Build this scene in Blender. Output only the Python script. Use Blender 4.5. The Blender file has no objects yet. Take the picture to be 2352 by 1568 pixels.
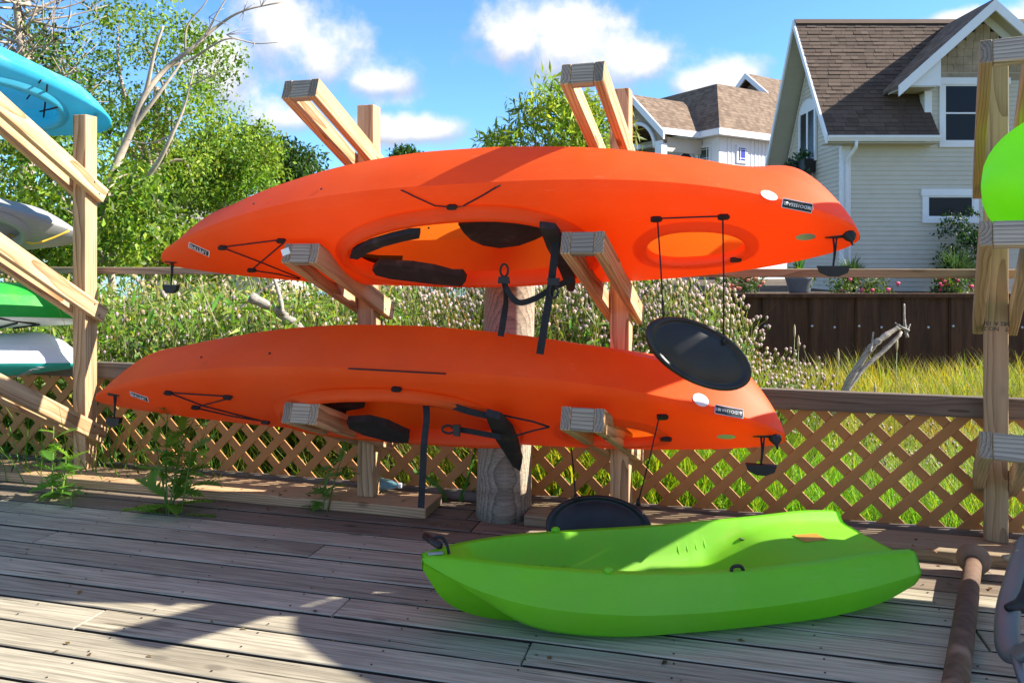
import bpy, math, random
import numpy as np
from mathutils import Vector, Matrix
from mathutils.bvhtree import BVHTree

random.seed(7); rng = np.random.default_rng(7)
scene = bpy.context.scene
COL = scene.collection
R = math.radians

# ------------------------------------------------------------------ camera
F = 1755.0; PW = 2352.0; CX = 1176.0; HY = 600.0; CH = 1.24     # measured from the photo (2352 px wide)
cam_d = bpy.data.cameras.new('camera'); cam = bpy.data.objects.new('camera', cam_d); COL.objects.link(cam)
cam.location = (0, 0, CH); cam.rotation_euler = (R(90), 0, 0)
cam_d.sensor_width = 36; cam_d.sensor_fit = 'HORIZONTAL'; cam_d.lens = 36 * F / PW
cam_d.shift_y = -(784 - HY) / PW
cam_d.clip_start = 0.05; cam_d.clip_end = 3000
scene.camera = cam
def at(px, py, Y):                                   # the point a pixel looks at, at depth Y
    return Vector(((px - CX) / F * Y, Y, CH + (HY - py) / F * Y))

# ------------------------------------------------------------------ light
SUN = Vector((0.83, 0.0, 0.56)).normalized()
sun_el = math.asin(SUN.z); sun_az = math.atan2(SUN.x, SUN.y)
scene.view_settings.view_transform = 'Standard'; scene.view_settings.look = 'None'
scene.view_settings.exposure = 1.65; scene.view_settings.gamma = 1.0
world = bpy.data.worlds.new('World'); scene.world = world; world.use_nodes = True
sd = bpy.data.lights.new('sun', 'SUN'); sd.energy = 4.5; sd.angle = R(0.55); sd.color = (1.0, 0.93, 0.80)
so = bpy.data.objects.new('sun', sd); COL.objects.link(so)
scene.cycles.max_bounces = 7; scene.cycles.diffuse_bounces = 3; scene.cycles.glossy_bounces = 2; scene.cycles.transmission_bounces = 4; scene.cycles.transparent_max_bounces = 4
so.rotation_euler = SUN.to_track_quat('Z', 'Y').to_euler(); so.location = (20, 0, 20)

# ------------------------------------------------------------------ node helper
class NT:
    def __init__(s, tree):
        s.t = tree
    def n(s, typ, ins=None, **attrs):
        nd = s.t.nodes.new(typ)
        for k, v in attrs.items(): setattr(nd, k, v)
        for k, v in (ins or {}).items():
            sk = nd.inputs[k]
            if isinstance(v, bpy.types.NodeSocket): s.t.links.new(v, sk)
            elif isinstance(v, bpy.types.Node): s.t.links.new(v.outputs[0], sk)
            else: sk.default_value = v
        return nd
    def math(s, op, a, b=0.0, c=0.0, clamp=False):
        return s.n('ShaderNodeMath', {0: a, 1: b, 2: c}, operation=op, use_clamp=clamp).outputs[0]
    def mix(s, f, a, b, bt='MIX'):
        nd = s.n('ShaderNodeMix', None, data_type='RGBA', blend_type=bt)
        for k, v in ((0, f), (6, a), (7, b)):
            if isinstance(v, bpy.types.NodeSocket): s.t.links.new(v, nd.inputs[k])
            else: nd.inputs[k].default_value = v if k == 0 else tuple(v) + (1,) * (4 - len(v))
        return nd.outputs[2]
    def ramp(s, f, lo, hi):
        return s.n('ShaderNodeMapRange', {0: f, 1: lo, 2: hi}, interpolation_type='SMOOTHSTEP').outputs[0]
def lin(r, g, b):
    f = lambda c: (c / 255 / 12.92) if c < 10.4 else ((c / 255 + .055) / 1.055) ** 2.4
    return (f(r), f(g), f(b))

# ------------------------------------------------------------------ sky: Nishita with fair-weather cumulus by direction
w = NT(world.node_tree); world.node_tree.nodes.clear()
sky = w.n('ShaderNodeTexSky', sky_type='NISHITA', sun_disc=False, sun_elevation=sun_el, sun_rotation=sun_az,
          air_density=1.0, dust_density=0.25, ozone_density=2.6, altitude=100)
skyc = w.mix(1.0, sky.outputs[0], (0.47, 0.71, 0.97), 'MULTIPLY')
tc = w.n('ShaderNodeTexCoord'); sep = w.n('ShaderNodeSeparateXYZ', {0: tc.outputs['Generated']})
az = w.math('ARCTAN2', sep.outputs[0], sep.outputs[1]); el = w.math('ARCSINE', sep.outputs[2])
clouds = [(640, 60, 120, 120), (740, 130, 150, 95), (860, 190, 95, 42), (1190, 90, 130, 80), (1300, 100, 150, 95),
          (1440, 150, 140, 62), (1590, 190, 70, 40), (1680, 185, 70, 45), (660, 270, 100, 45), (930, 300, 135, 32),
          (2230, 45, 90, 22), (2345, 40, 60, 32), (500, 150, 90, 110)]
def pe(px, py, rx, ry):
    a = math.atan((px - CX) / F); h = math.hypot(F, px - CX)
    return (a, math.atan((HY - py) / h), rx / F * math.cos(a), ry / F)
ells = [pe(*c) for c in clouds]
nz = w.n('ShaderNodeTexNoise', {'Vector': tc.outputs['Generated'], 'Scale': 9.0, 'Detail': 7.0, 'Roughness': 0.58})
nz2 = w.n('ShaderNodeTexNoise', {'Vector': tc.outputs['Generated'], 'Scale': 24.0, 'Detail': 5.0, 'Roughness': 0.6})
mx = None; hx = None
for (a, e, ra, re) in ells:
    dx = w.math('MULTIPLY', w.math('SUBTRACT', az, a), 1 / ra)
    dy = w.math('MULTIPLY', w.math('SUBTRACT', el, e), 1 / re)
    q = w.math('SUBTRACT', 1.0, w.math('SQRT', w.math('ADD', w.math('MULTIPLY', dx, dx), w.math('MULTIPLY', dy, dy))))
    hy = w.math('ADD', q, w.math('MULTIPLY', dy, 0.55))
    mx = q if mx is None else w.math('SMOOTH_MAX', mx, q, 0.25)
    hx = hy if hx is None else w.math('SMOOTH_MAX', hx, hy, 0.25)
n3 = w.n('ShaderNodeTexNoise', {'Vector': tc.outputs['Generated'], 'Scale': 3.2, 'Detail': 3.0})   # unseen clouds round the rest of the sky, cover raised to brighten the shade
away = w.math('MAXIMUM', w.ramp(w.math('ABSOLUTE', az), .66, .80), w.ramp(el, .36, .46))
mx = w.math('MAXIMUM', mx, w.math('SUBTRACT', w.math('MULTIPLY', w.math('MULTIPLY', w.math('SUBTRACT', n3.outputs[0], .49), 7.0), away), w.math('MULTIPLY', w.math('SUBTRACT', 1.0, away), 3.0)))
nn = w.math('ADD', w.math('MULTIPLY', w.math('SUBTRACT', nz.outputs[0], .5), 2.3), w.math('MULTIPLY', w.math('SUBTRACT', nz2.outputs[0], .5), 1.3))
dens = w.ramp(w.math('ADD', mx, nn), -0.30, 0.75)
shade = w.ramp(w.math('ADD', hx, w.math('MULTIPLY', nn, .6)), -0.15, 0.85)
ccol = w.mix(shade, (1.9, 2.02, 2.35), (3.9, 3.8, 3.65))
final = w.mix(w.math('MULTIPLY', dens, .93), skyc, ccol)
bg = w.n('ShaderNodeBackground', {'Color': final, 'Strength': 0.100})
wo = w.n('ShaderNodeOutputWorld', {'Surface': bg})

# ------------------------------------------------------------------ mesh helpers
def new_obj(name, me, parent=None, M=None):
    o = bpy.data.objects.new(name, me); COL.objects.link(o)
    if parent is not None: o.parent = parent
    if M is not None: o.matrix_basis = M
    return o
def mk_mesh(name, verts, faces, mats, smooth=False, mi=None, sharp=None):
    me = bpy.data.meshes.new(name)
    me.from_pydata([tuple(v) for v in verts], [], [tuple(f) for f in faces])
    for m in (mats if isinstance(mats, (list, tuple)) else [mats]): me.materials.append(m)
    if smooth: me.polygons.foreach_set('use_smooth', [True] * len(me.polygons))
    if mi is not None: me.polygons.foreach_set('material_index', mi)
    if sharp is not None:
        a = me.attributes.new('sharp_edge', 'BOOLEAN', 'EDGE')
        ev = [tuple(sorted(e.vertices)) for e in me.edges]
        a.data.foreach_set('value', [e in sharp for e in ev])
    me.update(); return me
def mobj(name, verts, faces, mats, parent=None, M=None, smooth=False, mi=None):
    return new_obj(name, mk_mesh(name, verts, faces, mats, smooth, mi), parent, M)
def np_mesh(name, V, T, mat, cols=None, smooth=False):
    me = bpy.data.meshes.new(name); V = np.ascontiguousarray(V, dtype=np.float32); T = np.ascontiguousarray(T, dtype=np.int32)
    k = T.shape[1]; nf = len(T)
    me.vertices.add(len(V)); me.vertices.foreach_set('co', V.ravel())
    me.loops.add(nf * k); me.loops.foreach_set('vertex_index', T.ravel())
    me.polygons.add(nf); me.polygons.foreach_set('loop_start', np.arange(nf, dtype=np.int32) * k)
    me.update(calc_edges=True)
    if smooth: me.polygons.foreach_set('use_smooth', np.ones(nf, dtype=bool))
    if cols is not None:
        a = me.color_attributes.new('Col', 'FLOAT_COLOR', 'POINT')
        c = np.ones((len(V), 4), dtype=np.float32); c[:, :3] = cols; a.data.foreach_set('color', c.ravel())
    me.materials.append(mat); return me
def tag(o, label, cat, group=None, kind=None):
    o['label'] = label; o['category'] = cat
    if group: o['group'] = group
    if kind: o['kind'] = kind
    return o
def thing(name, label, cat, loc=(0, 0, 0), group=None, M=None):
    o = bpy.data.objects.new(name, None); COL.objects.link(o); o.empty_display_size = .1
    o.matrix_basis = M if M is not None else Matrix.Translation(loc)
    return tag(o, label, cat, group)
def struct(o, label=None):
    o['kind'] = 'structure'
    if label: o['label'] = label
    return o
def frame(o, x, y, z):
    x, y, z, o = Vector(x), Vector(y), Vector(z), Vector(o)
    return Matrix(((x.x, y.x, z.x, o.x), (x.y, y.y, z.y, o.y), (x.z, y.z, z.z, o.z), (0, 0, 0, 1)))
def rel(parent, M):                                   # world matrix -> matrix under parent
    return parent.matrix_basis.inverted() @ M
_box = {}
def box_mesh(L, W, H, mats, ch=.003, name='board', endax=0):
    key = (endax, round(L, 4), round(W, 4), round(H, 4), tuple(m.name for m in mats), ch)
    if key in _box: return _box[key]
    V = []; idx = {}
    hs = (L / 2, W / 2, H / 2)
    for sx in (-1, 1):
        for sy in (-1, 1):
            for sz in (-1, 1):
                s = (sx, sy, sz)
                for a in range(3):
                    p = [s[i] * (hs[i] - (0 if i == a else ch)) for i in range(3)]
                    idx[(sx, sy, sz, a)] = len(V); V.append(p)
    Fs = []; mi = []
    def add(f, m=0):
        c = sum((Vector(V[i]) for i in f), Vector()) / len(f)
        n = (Vector(V[f[1]]) - Vector(V[f[0]])).cross(Vector(V[f[2]]) - Vector(V[f[0]]))
        Fs.append(f if n.dot(c) > 0 else f[::-1]); mi.append(m)
    o = [(-1, -1), (1, -1), (1, 1), (-1, 1)]
    for a in range(3):
        for s in (-1, 1):
            f = []
            for p, q in o:
                k = [0, 0, 0]; k[a] = s; k[(a + 1) % 3] = p; k[(a + 2) % 3] = q
                f.append(idx[tuple(k) + (a,)])
            add(f, len(mats) - 1 if a == endax else 0)
    for a in range(3):
        b, c = (a + 1) % 3, (a + 2) % 3
        for sb in (-1, 1):
            for sc in (-1, 1):
                def kk(sa, ax):
                    k = [0, 0, 0]; k[a] = sa; k[b] = sb; k[c] = sc
                    return idx[tuple(k) + (ax,)]
                add([kk(-1, b), kk(1, b), kk(1, c), kk(-1, c)])
    for sx in (-1, 1):
        for sy in (-1, 1):
            for sz in (-1, 1):
                add([idx[(sx, sy, sz, a)] for a in range(3)])
    me = mk_mesh(name, V, Fs, list(mats), mi=mi)
    _box[key] = me; return me
def board(name, mats, L, W, H, M, parent=None, ch=.003, endax=0):
    if not isinstance(mats, (list, tuple)): mats = [mats]
    return new_obj(name, box_mesh(L, W, H, mats, min(ch, L / 4, W / 4, H / 4), endax=endax), parent, rel(parent, M) if parent else M)
def beam(name, mats, a, b, W, H, parent=None, up=(0, 0, 1), ch=.003, off=0.0):   # board from a to b; W sideways, H along up
    a, b = Vector(a), Vector(b); x = (b - a).normalized(); y = Vector(up).cross(x).normalized(); z = x.cross(y)
    return board(name, mats, (b - a).length, W, H, frame((a + b) / 2 + y * off, x, y, z), parent, ch)
def tube(pts, rad, seg=8, closed_ends=True, flat=1.0, up=None):
    pts = [Vector(p) for p in pts]; V = []; Fs = []
    if not isinstance(rad, (list, tuple)): rad = [rad] * len(pts)
    prev = None
    for i, p in enumerate(pts):
        d = (pts[min(i + 1, len(pts) - 1)] - pts[max(i - 1, 0)]).normalized()
        if prev is None:
            r = Vector(up) if up is not None else (Vector((0, 0, 1)) if abs(d.z) < .9 else Vector((1, 0, 0)))
        else: r = prev
        s = d.cross(r).normalized(); r = s.cross(d).normalized(); prev = r
        for k in range(seg):
            a = 2 * math.pi * k / seg
            V.append(p + s * math.cos(a) * rad[i] + r * math.sin(a) * rad[i] * flat)
    for i in range(len(pts) - 1):
        for k in range(seg):
            k2 = (k + 1) % seg
            Fs.append((i * seg + k, i * seg + k2, (i + 1) * seg + k2, (i + 1) * seg + k))
    if closed_ends:
        Fs.append(tuple(range(seg))[::-1]); Fs.append(tuple(range((len(pts) - 1) * seg, len(pts) * seg)))
    return V, Fs
def join(parts):
    V = []; Fs = []
    for v, f in parts:
        o = len(V); V += list(v); Fs += [tuple(i + o for i in q) for q in f]
    return V, Fs
def curve_pts(pts, n=24):                              # Catmull-Rom through points
    pts = [Vector(p) for p in pts]; out = []
    P = [pts[0] * 2 - pts[1]] + pts + [pts[-1] * 2 - pts[-2]]
    m = len(pts) - 1
    for i in range(n + 1):
        t = i / n * m; k = min(int(t), m - 1); t -= k
        a, b, c, d = P[k:k + 4]
        out.append(.5 * ((2 * b) + (c - a) * t + (2 * a - 5 * b + 4 * c - d) * t * t + (3 * b - a - 3 * c + d) * t ** 3))
    return out
def tube_obj(name, pts, rad, mat, parent=None, seg=8, n=None, flat=1.0, up=None):
    if n: 
        m = len(pts); P = curve_pts(pts, n)
        if isinstance(rad, (list, tuple)):
            rad = [np.interp(i / n * (m - 1), range(m), rad) for i in range(n + 1)]; rad = [float(r) for r in rad]
        pts = P
    V, Fs = tube(pts, rad, seg, flat=flat, up=up)
    return mobj(name, V, Fs, mat, parent, parent.matrix_basis.inverted() if parent else None, smooth=True)
def prism(poly, t, axis=None):                         # polygon (3D points) extruded by vector t
    poly = [Vector(p) for p in poly]; n = len(poly); t = Vector(t)
    V = poly + [p + t for p in poly]
    Fs = [tuple(range(n))[::-1], tuple(range(n, 2 * n))] + [(i, (i + 1) % n, n + (i + 1) % n, n + i) for i in range(n)]
    nn = Vector((0, 0, 0))
    for i in range(n): nn += poly[i].cross(poly[(i + 1) % n])
    if nn.dot(t) < 0: Fs = [f[::-1] for f in Fs]
    return V, Fs
def prism_obj(name, poly, t, mat, parent=None):
    V, Fs = prism(poly, t)
    return mobj(name, V, Fs, mat, parent, parent.matrix_basis.inverted() if parent else None)
def lathe(prof, seg=24, M=None):
    V = []; Fs = []
    for r, z in prof:
        for k in range(seg):
            a = 2 * math.pi * k / seg; V.append(Vector((r * math.cos(a), r * math.sin(a), z)))
    for i in range(len(prof) - 1):
        for k in range(seg):
            Fs.append((i * seg + k, i * seg + (k + 1) % seg, (i + 1) * seg + (k + 1) % seg, (i + 1) * seg + k))
    Fs.append(tuple(range(seg))[::-1]); Fs.append(tuple(range((len(prof) - 1) * seg, len(prof) * seg)))
    if M is not None: V = [M @ v for v in V]
    return V, Fs
def text_mesh(s, size, mat, align='CENTER'):
    cu = bpy.data.curves.new('lettering', 'FONT'); cu.body = s; cu.size = size; cu.align_x = align; cu.align_y = 'CENTER'
    cu.extrude = .0006; cu.resolution_u = 2
    o = bpy.data.objects.new('lettering', cu); me = bpy.data.meshes.new_from_object(o)
    bpy.data.objects.remove(o); bpy.data.curves.remove(cu)
    me.materials.clear(); me.materials.append(mat); return me

# ------------------------------------------------------------------ materials
def base_mat(name):
    m = bpy.data.materials.new(name); m.use_nodes = True
    t = NT(m.node_tree); m.node_tree.nodes.clear()
    return m, t
def finish(t, shader):
    t.n('ShaderNodeOutputMaterial', {'Surface': shader})
def plain(name, col, rough=.6, metal=0.0, var=.12, nscale=14.0, bump=.0, spec=.4, dirt=None):
    m, t = base_mat(name)
    c = t.n('ShaderNodeTexCoord'); n = t.n('ShaderNodeTexNoise', {'Vector': c.outputs['Object'], 'Scale': nscale, 'Detail': 6.0})
    n2 = t.n('ShaderNodeTexNoise', {'Vector': c.outputs['Object'], 'Scale': nscale * .22, 'Detail': 3.0})
    f = t.math('ADD', t.math('MULTIPLY', n.outputs[0], .5), t.math('MULTIPLY', n2.outputs[0], .5))
    col2 = t.mix(t.ramp(f, .3, .7), tuple(x * (1 - var) for x in col), tuple(min(1, x * (1 + var)) for x in col))
    if dirt is not None: col2 = t.mix(t.ramp(n2.outputs[0], .56, .72), col2, dirt)
    b = t.n('ShaderNodeBsdfPrincipled', {'Base Color': col2, 'Roughness': rough, 'Metallic': metal, 'Specular IOR Level': spec})
    if bump:
        bp = t.n('ShaderNodeBump', {'Height': n.outputs[0], 'Strength': bump, 'Distance': .004}); t.t.links.new(bp.outputs[0], b.inputs['Normal'])
    finish(t, b); return m
def plastic(name, col, tcol, trans=.3, rough=.42, scuff=(.5, .5, .5), tan=None):
    m, t = base_mat(name)
    c = t.n('ShaderNodeTexCoord')
    n = t.n('ShaderNodeTexNoise', {'Vector': c.outputs['Object'], 'Scale': 5.0, 'Detail': 8.0, 'Roughness': .65})
    mp = t.n('ShaderNodeMapping', {'Vector': c.outputs['Object'], 'Scale': (3., 40., 40.)})
    n2 = t.n('ShaderNodeTexNoise', {'Vector': mp, 'Scale': 3.0, 'Detail': 5.0, 'Roughness': .7})
    fine = t.n('ShaderNodeTexNoise', {'Vector': c.outputs['Object'], 'Scale': 260.0, 'Detail': 2.0})
    cc = t.mix(t.ramp(n.outputs[0], .3, .75), tuple(x * .93 for x in col), tuple(min(1, x * 1.05) for x in col))
    big = t.n('ShaderNodeTexNoise', {'Vector': c.outputs['Object'], 'Scale': 1.7, 'Detail': 3.0})
    cc = t.mix(t.math('MULTIPLY', t.ramp(big.outputs[0], .45, .75), .10), cc, scuff)
    cc = t.mix(t.math('MULTIPLY', t.ramp(n2.outputs[0], .58, .72), .38), cc, scuff)
    sm = t.n('ShaderNodeTexNoise', {'Vector': c.outputs['Object'], 'Scale': 11.0, 'Detail': 6.0, 'Roughness': .75})
    cc = t.mix(t.math('MULTIPLY', t.ramp(sm.outputs[0], .66, .78), .35), cc, tuple(x * .35 for x in col))
    if tan: cc = t.mix(t.math('MULTIPLY', t.ramp(n.outputs[0], .5, .8), .5), cc, tan)
    bp = t.n('ShaderNodeBump', {'Height': fine.outputs[0], 'Strength': .07, 'Distance': .002})
    rg = t.math('ADD', rough, t.math('MULTIPLY', n2.outputs[0], .12))
    b = t.n('ShaderNodeBsdfPrincipled', {'Base Color': cc, 'Roughness': rg, 'Specular IOR Level': .45, 'Normal': bp})
    tr = t.n('ShaderNodeBsdfTranslucent', {'Color': tcol + (1,)})
    mxs = t.n('ShaderNodeMixShader', {0: trans, 1: b, 2: tr})
    finish(t, mxs); return m
def wood(name, light, dark, ring=42.0, grey=None, greyamt=0.0, rough=.75, fine=.35, knots=.6, bump=.25, rvar=.25, ringamt=.72, cracks=0.0):
    m, t = base_mat(name)
    c = t.n('ShaderNodeTexCoord'); oi = t.n('ShaderNodeObjectInfo')
    rnd = oi.outputs['Random']
    ox = t.math('MULTIPLY', rnd, 37.0)
    oy = t.math('ADD', t.math('MULTIPLY', t.math('FRACT', t.math('MULTIPLY', rnd, 7.13)), .10), .035)
    oz = t.math('SUBTRACT', t.math('MULTIPLY', t.math('FRACT', t.math('MULTIPLY', rnd, 3.71)), .08), .04)
    off = t.n('ShaderNodeCombineXYZ', {0: ox, 1: oy, 2: oz})
    p = t.n('ShaderNodeVectorMath', {0: c.outputs['Object'], 1: off}, operation='ADD')
    # slow drift of the pith along the board: cathedral figure
    drift = t.n('ShaderNodeTexNoise', {'Vector': t.n('ShaderNodeMapping', {'Vector': p, 'Scale': (1.3, 6., 6.)}), 'Scale': 1.0, 'Detail': 2.0})
    dv = t.n('ShaderNodeVectorMath', {0: drift.outputs[1], 1: (-.5, -.5, -.5)}, operation='ADD')
    dv = t.n('ShaderNodeVectorMath', {0: dv, 'Scale': .055}, operation='SCALE')
    p2 = t.n('ShaderNodeVectorMath', {0: p, 1: dv}, operation='ADD')
    mp = t.n('ShaderNodeMapping', {'Vector': p2, 'Scale': (.03, 1., 1.)})
    wv = t.n('ShaderNodeTexWave', {'Vector': mp, 'Scale': ring, 'Distortion': .6, 'Detail': 2.0, 'Detail Scale': 1.2}, wave_type='RINGS', rings_direction='X', wave_profile='SAW')
    fi = t.n('ShaderNodeTexNoise', {'Vector': t.n('ShaderNodeMapping', {'Vector': p, 'Scale': (3.5, 130., 130.)}), 'Scale': 1.0, 'Detail': 5.0, 'Roughness': .65})
    st = t.n('ShaderNodeTexNoise', {'Vector': t.n('ShaderNodeMapping', {'Vector': p, 'Scale': (1.2, 14., 14.)}), 'Scale': 1.0, 'Detail': 4.0})
    ringf = t.math('POWER', wv.outputs[1], 2.2)
    f = t.math('ADD', t.math('MULTIPLY', ringf, ringamt), t.math('MULTIPLY', t.ramp(fi.outputs[0], .35, .68), fine))
    col = t.mix(f, light, dark)
    col = t.mix(t.math('MULTIPLY', t.ramp(st.outputs[0], .50, .74), .45), col, tuple(x * .62 for x in dark))
    # knots
    vm = t.n('ShaderNodeMapping', {'Vector': p, 'Scale': (2.6, 6.5, 6.5)})
    vo = t.n('ShaderNodeTexVoronoi', {'Vector': vm, 'Scale': 1.0, 'Randomness': 1.0})
    kn = t.ramp(vo.outputs[0], .14, .05)
    col = t.mix(t.math('MULTIPLY', kn, knots), col, tuple(x * .35 for x in dark))
    if grey is not None:
        gn = t.n('ShaderNodeTexNoise', {'Vector': t.n('ShaderNodeMapping', {'Vector': p, 'Scale': (.9, 5., 5.)}), 'Scale': 1.0, 'Detail': 5.0})
        gcol = t.mix(f, grey, tuple(x * .45 for x in grey))
        col = t.mix(t.math('MULTIPLY', t.ramp(gn.outputs[0], .25, .62), greyamt), col, gcol)
    if cracks:
        ck = t.n('ShaderNodeTexNoise', {'Vector': t.n('ShaderNodeMapping', {'Vector': p, 'Scale': (2.2, 75., 75.)}), 'Scale': 1.0, 'Detail': 2.0})
        pa = t.n('ShaderNodeTexNoise', {'Vector': t.n('ShaderNodeMapping', {'Vector': p, 'Scale': (1.1, 4., 4.)}), 'Scale': 1.0, 'Detail': 4.0})
        crk = t.math('MULTIPLY', t.ramp(ck.outputs[0], .62, .70), t.ramp(pa.outputs[0], .40, .62))
        col = t.mix(t.math('MULTIPLY', crk, cracks), col, tuple(x * .3 for x in dark))
        col = t.mix(t.math('MULTIPLY', t.ramp(pa.outputs[0], .52, .78), .45), col, tuple(x * 1.4 for x in dark))
    br = t.math('ADD', 1 - rvar / 2, t.math('MULTIPLY', t.math('FRACT', t.math('MULTIPLY', rnd, 11.7)), rvar))
    col = t.n('ShaderNodeVectorMath', {0: col, 'Scale': br}, operation='SCALE').outputs[0]
    hgt = t.math('SUBTRACT', t.math('MULTIPLY', fi.outputs[0], .8), t.math('MULTIPLY', ringf, .35))
    bp = t.n('ShaderNodeBump', {'Height': hgt, 'Strength': bump, 'Distance': .004})
    b = t.n('ShaderNodeBsdfPrincipled', {'Base Color': col, 'Roughness': rough, 'Specular IOR Level': .25, 'Normal': bp})
    finish(t, b); return m
def leafy(name, trans=.45, rough=.5, mult=(1, 1, 1)):
    m, t = base_mat(name)
    a = t.n('ShaderNodeAttribute', attribute_name='Col')
    c = t.mix(1.0, a.outputs[0], mult, 'MULTIPLY')
    c2 = t.mix(1.0, c, (1.25, 1.2, .45), 'MULTIPLY')
    b = t.n('ShaderNodeBsdfPrincipled', {'Base Color': c, 'Roughness': rough, 'Specular IOR Level': .3})
    tr = t.n('ShaderNodeBsdfTranslucent', {'Color': c2})
    finish(t, t.n('ShaderNodeMixShader', {0: trans, 1: b, 2: tr})); return m
def leaf_plain(name, col, tcol, trans=.4):
    m, t = base_mat(name)
    oi = t.n('ShaderNodeObjectInfo')
    c = t.mix(oi.outputs['Random'], tuple(x * .7 for x in col), tuple(x * 1.25 for x in col))
    b = t.n('ShaderNodeBsdfPrincipled', {'Base Color': c, 'Roughness': .5})
    tr = t.n('ShaderNodeBsdfTranslucent', {'Color': tcol + (1,)})
    finish(t, t.n('ShaderNodeMixShader', {0: trans, 1: b, 2: tr})); return m
def glass_dark(name, col=(.012, .014, .018)):
    m, t = base_mat(name)
    c = t.n('ShaderNodeTexCoord'); n = t.n('ShaderNodeTexNoise', {'Vector': c.outputs['Object'], 'Scale': 1.6, 'Detail': 3.0})
    bp = t.n('ShaderNodeBump', {'Height': n.outputs[0], 'Strength': .04, 'Distance': .02})
    b = t.n('ShaderNodeBsdfPrincipled', {'Base Color': col + (1,), 'Roughness': .22, 'Specular IOR Level': .22, 'Normal': bp})
    finish(t, b); return m

MT = {}
MT['lumber'] = wood('lumber', (.62, .425, .25), (.21, .09, .030), ring=26, rvar=.22, knots=.7, fine=.3)
MT['lumber_end'] = wood('lumber_end', (.35, .275, .20), (.085, .063, .045), ring=26, rvar=.45, knots=.2, grey=(.30, .27, .24), greyamt=.55)
MT['spacer'] = wood('lumber_spacer', (.50, .42, .32), (.11, .08, .058), ring=22, rvar=.6, knots=.3, grey=(.38, .35, .31), greyamt=.6)
MT['lumber_old'] = wood('lumber_old', (.40, .29, .15), (.20, .12, .05), ring=34, rvar=.25, grey=(.36, .33, .28), greyamt=.45)
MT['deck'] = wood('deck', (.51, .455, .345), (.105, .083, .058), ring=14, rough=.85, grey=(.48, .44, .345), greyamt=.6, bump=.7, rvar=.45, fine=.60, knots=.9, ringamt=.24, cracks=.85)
MT['deck_damp_shade'] = wood('deck_damp_shade', (.33, .25, .18), (.085, .06, .042), ring=22, rough=.8, grey=(.26, .22, .17), greyamt=.5, bump=.7, rvar=.4, fine=.6, knots=.85, ringamt=.3, cracks=.8)  # damp brown stain, with the shade under the rack painted in
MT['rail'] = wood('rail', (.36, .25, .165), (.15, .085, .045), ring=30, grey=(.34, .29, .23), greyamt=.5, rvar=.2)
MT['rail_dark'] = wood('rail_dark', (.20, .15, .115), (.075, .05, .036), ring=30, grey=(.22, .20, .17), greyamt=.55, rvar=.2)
MT['pile'] = wood('pile', (.44, .35, .26), (.15, .11, .08), ring=16, grey=(.40, .35, .28), greyamt=.7, rvar=.1, bump=.6, fine=.6)
MT['gap_grime_shade'] = plain('plank_edge_grime_shade', (.045, .036, .028), .95, var=.3)  # dirty plank sides, darkened further to paint in the shade of the gaps
MT['joist'] = plain('joist', (.05, .038, .028), .9)
MT['lattice'] = plain('lattice', (.44, .21, .072), .55, var=.14, nscale=5, spec=.35)
MT['orange'] = plastic('orange_plastic', (.92, .120, .009), (1.0, .21, .016), trans=.46, rough=.45, scuff=(.85, .40, .22))
MT['lime'] = plastic('lime_plastic', (.22, .64, .02), (.38, 1.0, .04), trans=.38, rough=.38, scuff=(.5, .7, .3))
MT['lime_inside'] = plastic('lime_inside', (.25, .66, .03), (.42, 1.0, .05), trans=.38, rough=.5, scuff=(.5, .55, .25), tan=(.42, .40, .05))
MT['blue'] = plastic('blue_plastic', (.05, .50, .72), (.08, .7, 1.0), trans=.25, rough=.35, tan=(.42, .80, .86))
MT['greycamo'] = plastic('grey_plastic', (.30, .31, .33), (.4, .4, .42), trans=.1, rough=.5, scuff=(.8, .8, .8), tan=(.10, .13, .09))
MT['green'] = plastic('green_plastic', (.025, .36, .05), (.08, .8, .1), trans=.25, rough=.4, tan=(.20, .62, .05))
MT['white'] = plastic('white_plastic', (.80, .82, .86), (.9, .9, .95), trans=.12, rough=.4, scuff=(.6, .6, .6))
MT['teal'] = plastic('teal_plastic', (.03, .50, .46), (.1, .8, .75), trans=.2, rough=.4)
MT['black'] = plain('black_plastic', (.014, .014, .016), .5, var=.3, nscale=30, bump=.15)
MT['foam'] = plain('black_foam', (.020, .019, .021), .8, var=.35, nscale=40, bump=.3, dirt=(.06, .05, .045))
MT['lid'] = plain('lid_plastic', (.018, .017, .018), .42, var=.4, nscale=12, bump=.12, dirt=(.045, .04, .036))
MT['web'] = plain('black_webbing', (.016, .017, .02), .85, var=.3, nscale=90, bump=.3)
MT['rust'] = plain('rust', (.12, .068, .042), .8, var=.45, nscale=26, bump=.5, dirt=(.30, .20, .14))
MT['rope'] = plain('rope', (.30, .26, .19), .9, var=.3, nscale=60, bump=.4)
MT['alu'] = plain('aluminium', (.20, .205, .21), .5, metal=.6, var=.1, nscale=8, dirt=(.35, .35, .36))
MT['sticker'] = plain('white_sticker', (.78, .80, .84), .4, var=.03)
MT['ink'] = plain('ink', (.02, .02, .022), .5, var=.1)
MT['inkgrey'] = plain('ink_grey', (.45, .47, .52), .5, var=.1)
MT['steel'] = plain('bolt_steel', (.55, .55, .56), .35, metal=.8, var=.1)
MT['siding'] = plain('siding', (.58, .535, .445), .6, var=.05, nscale=3, bump=.05)
MT['soffit'] = plain('soffit', (.50, .46, .36), .6, var=.05, nscale=3)
MT['trim'] = plain('white_trim', (.80, .81, .84), .5, var=.03, nscale=4)
MT['shake'] = plain('shake', (.36, .28, .19), .8, var=.25, nscale=6, bump=.3)
MT['shakedark'] = plain('shake_dark', (.24, .18, .13), .8, var=.3, nscale=5, bump=.3)
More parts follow.
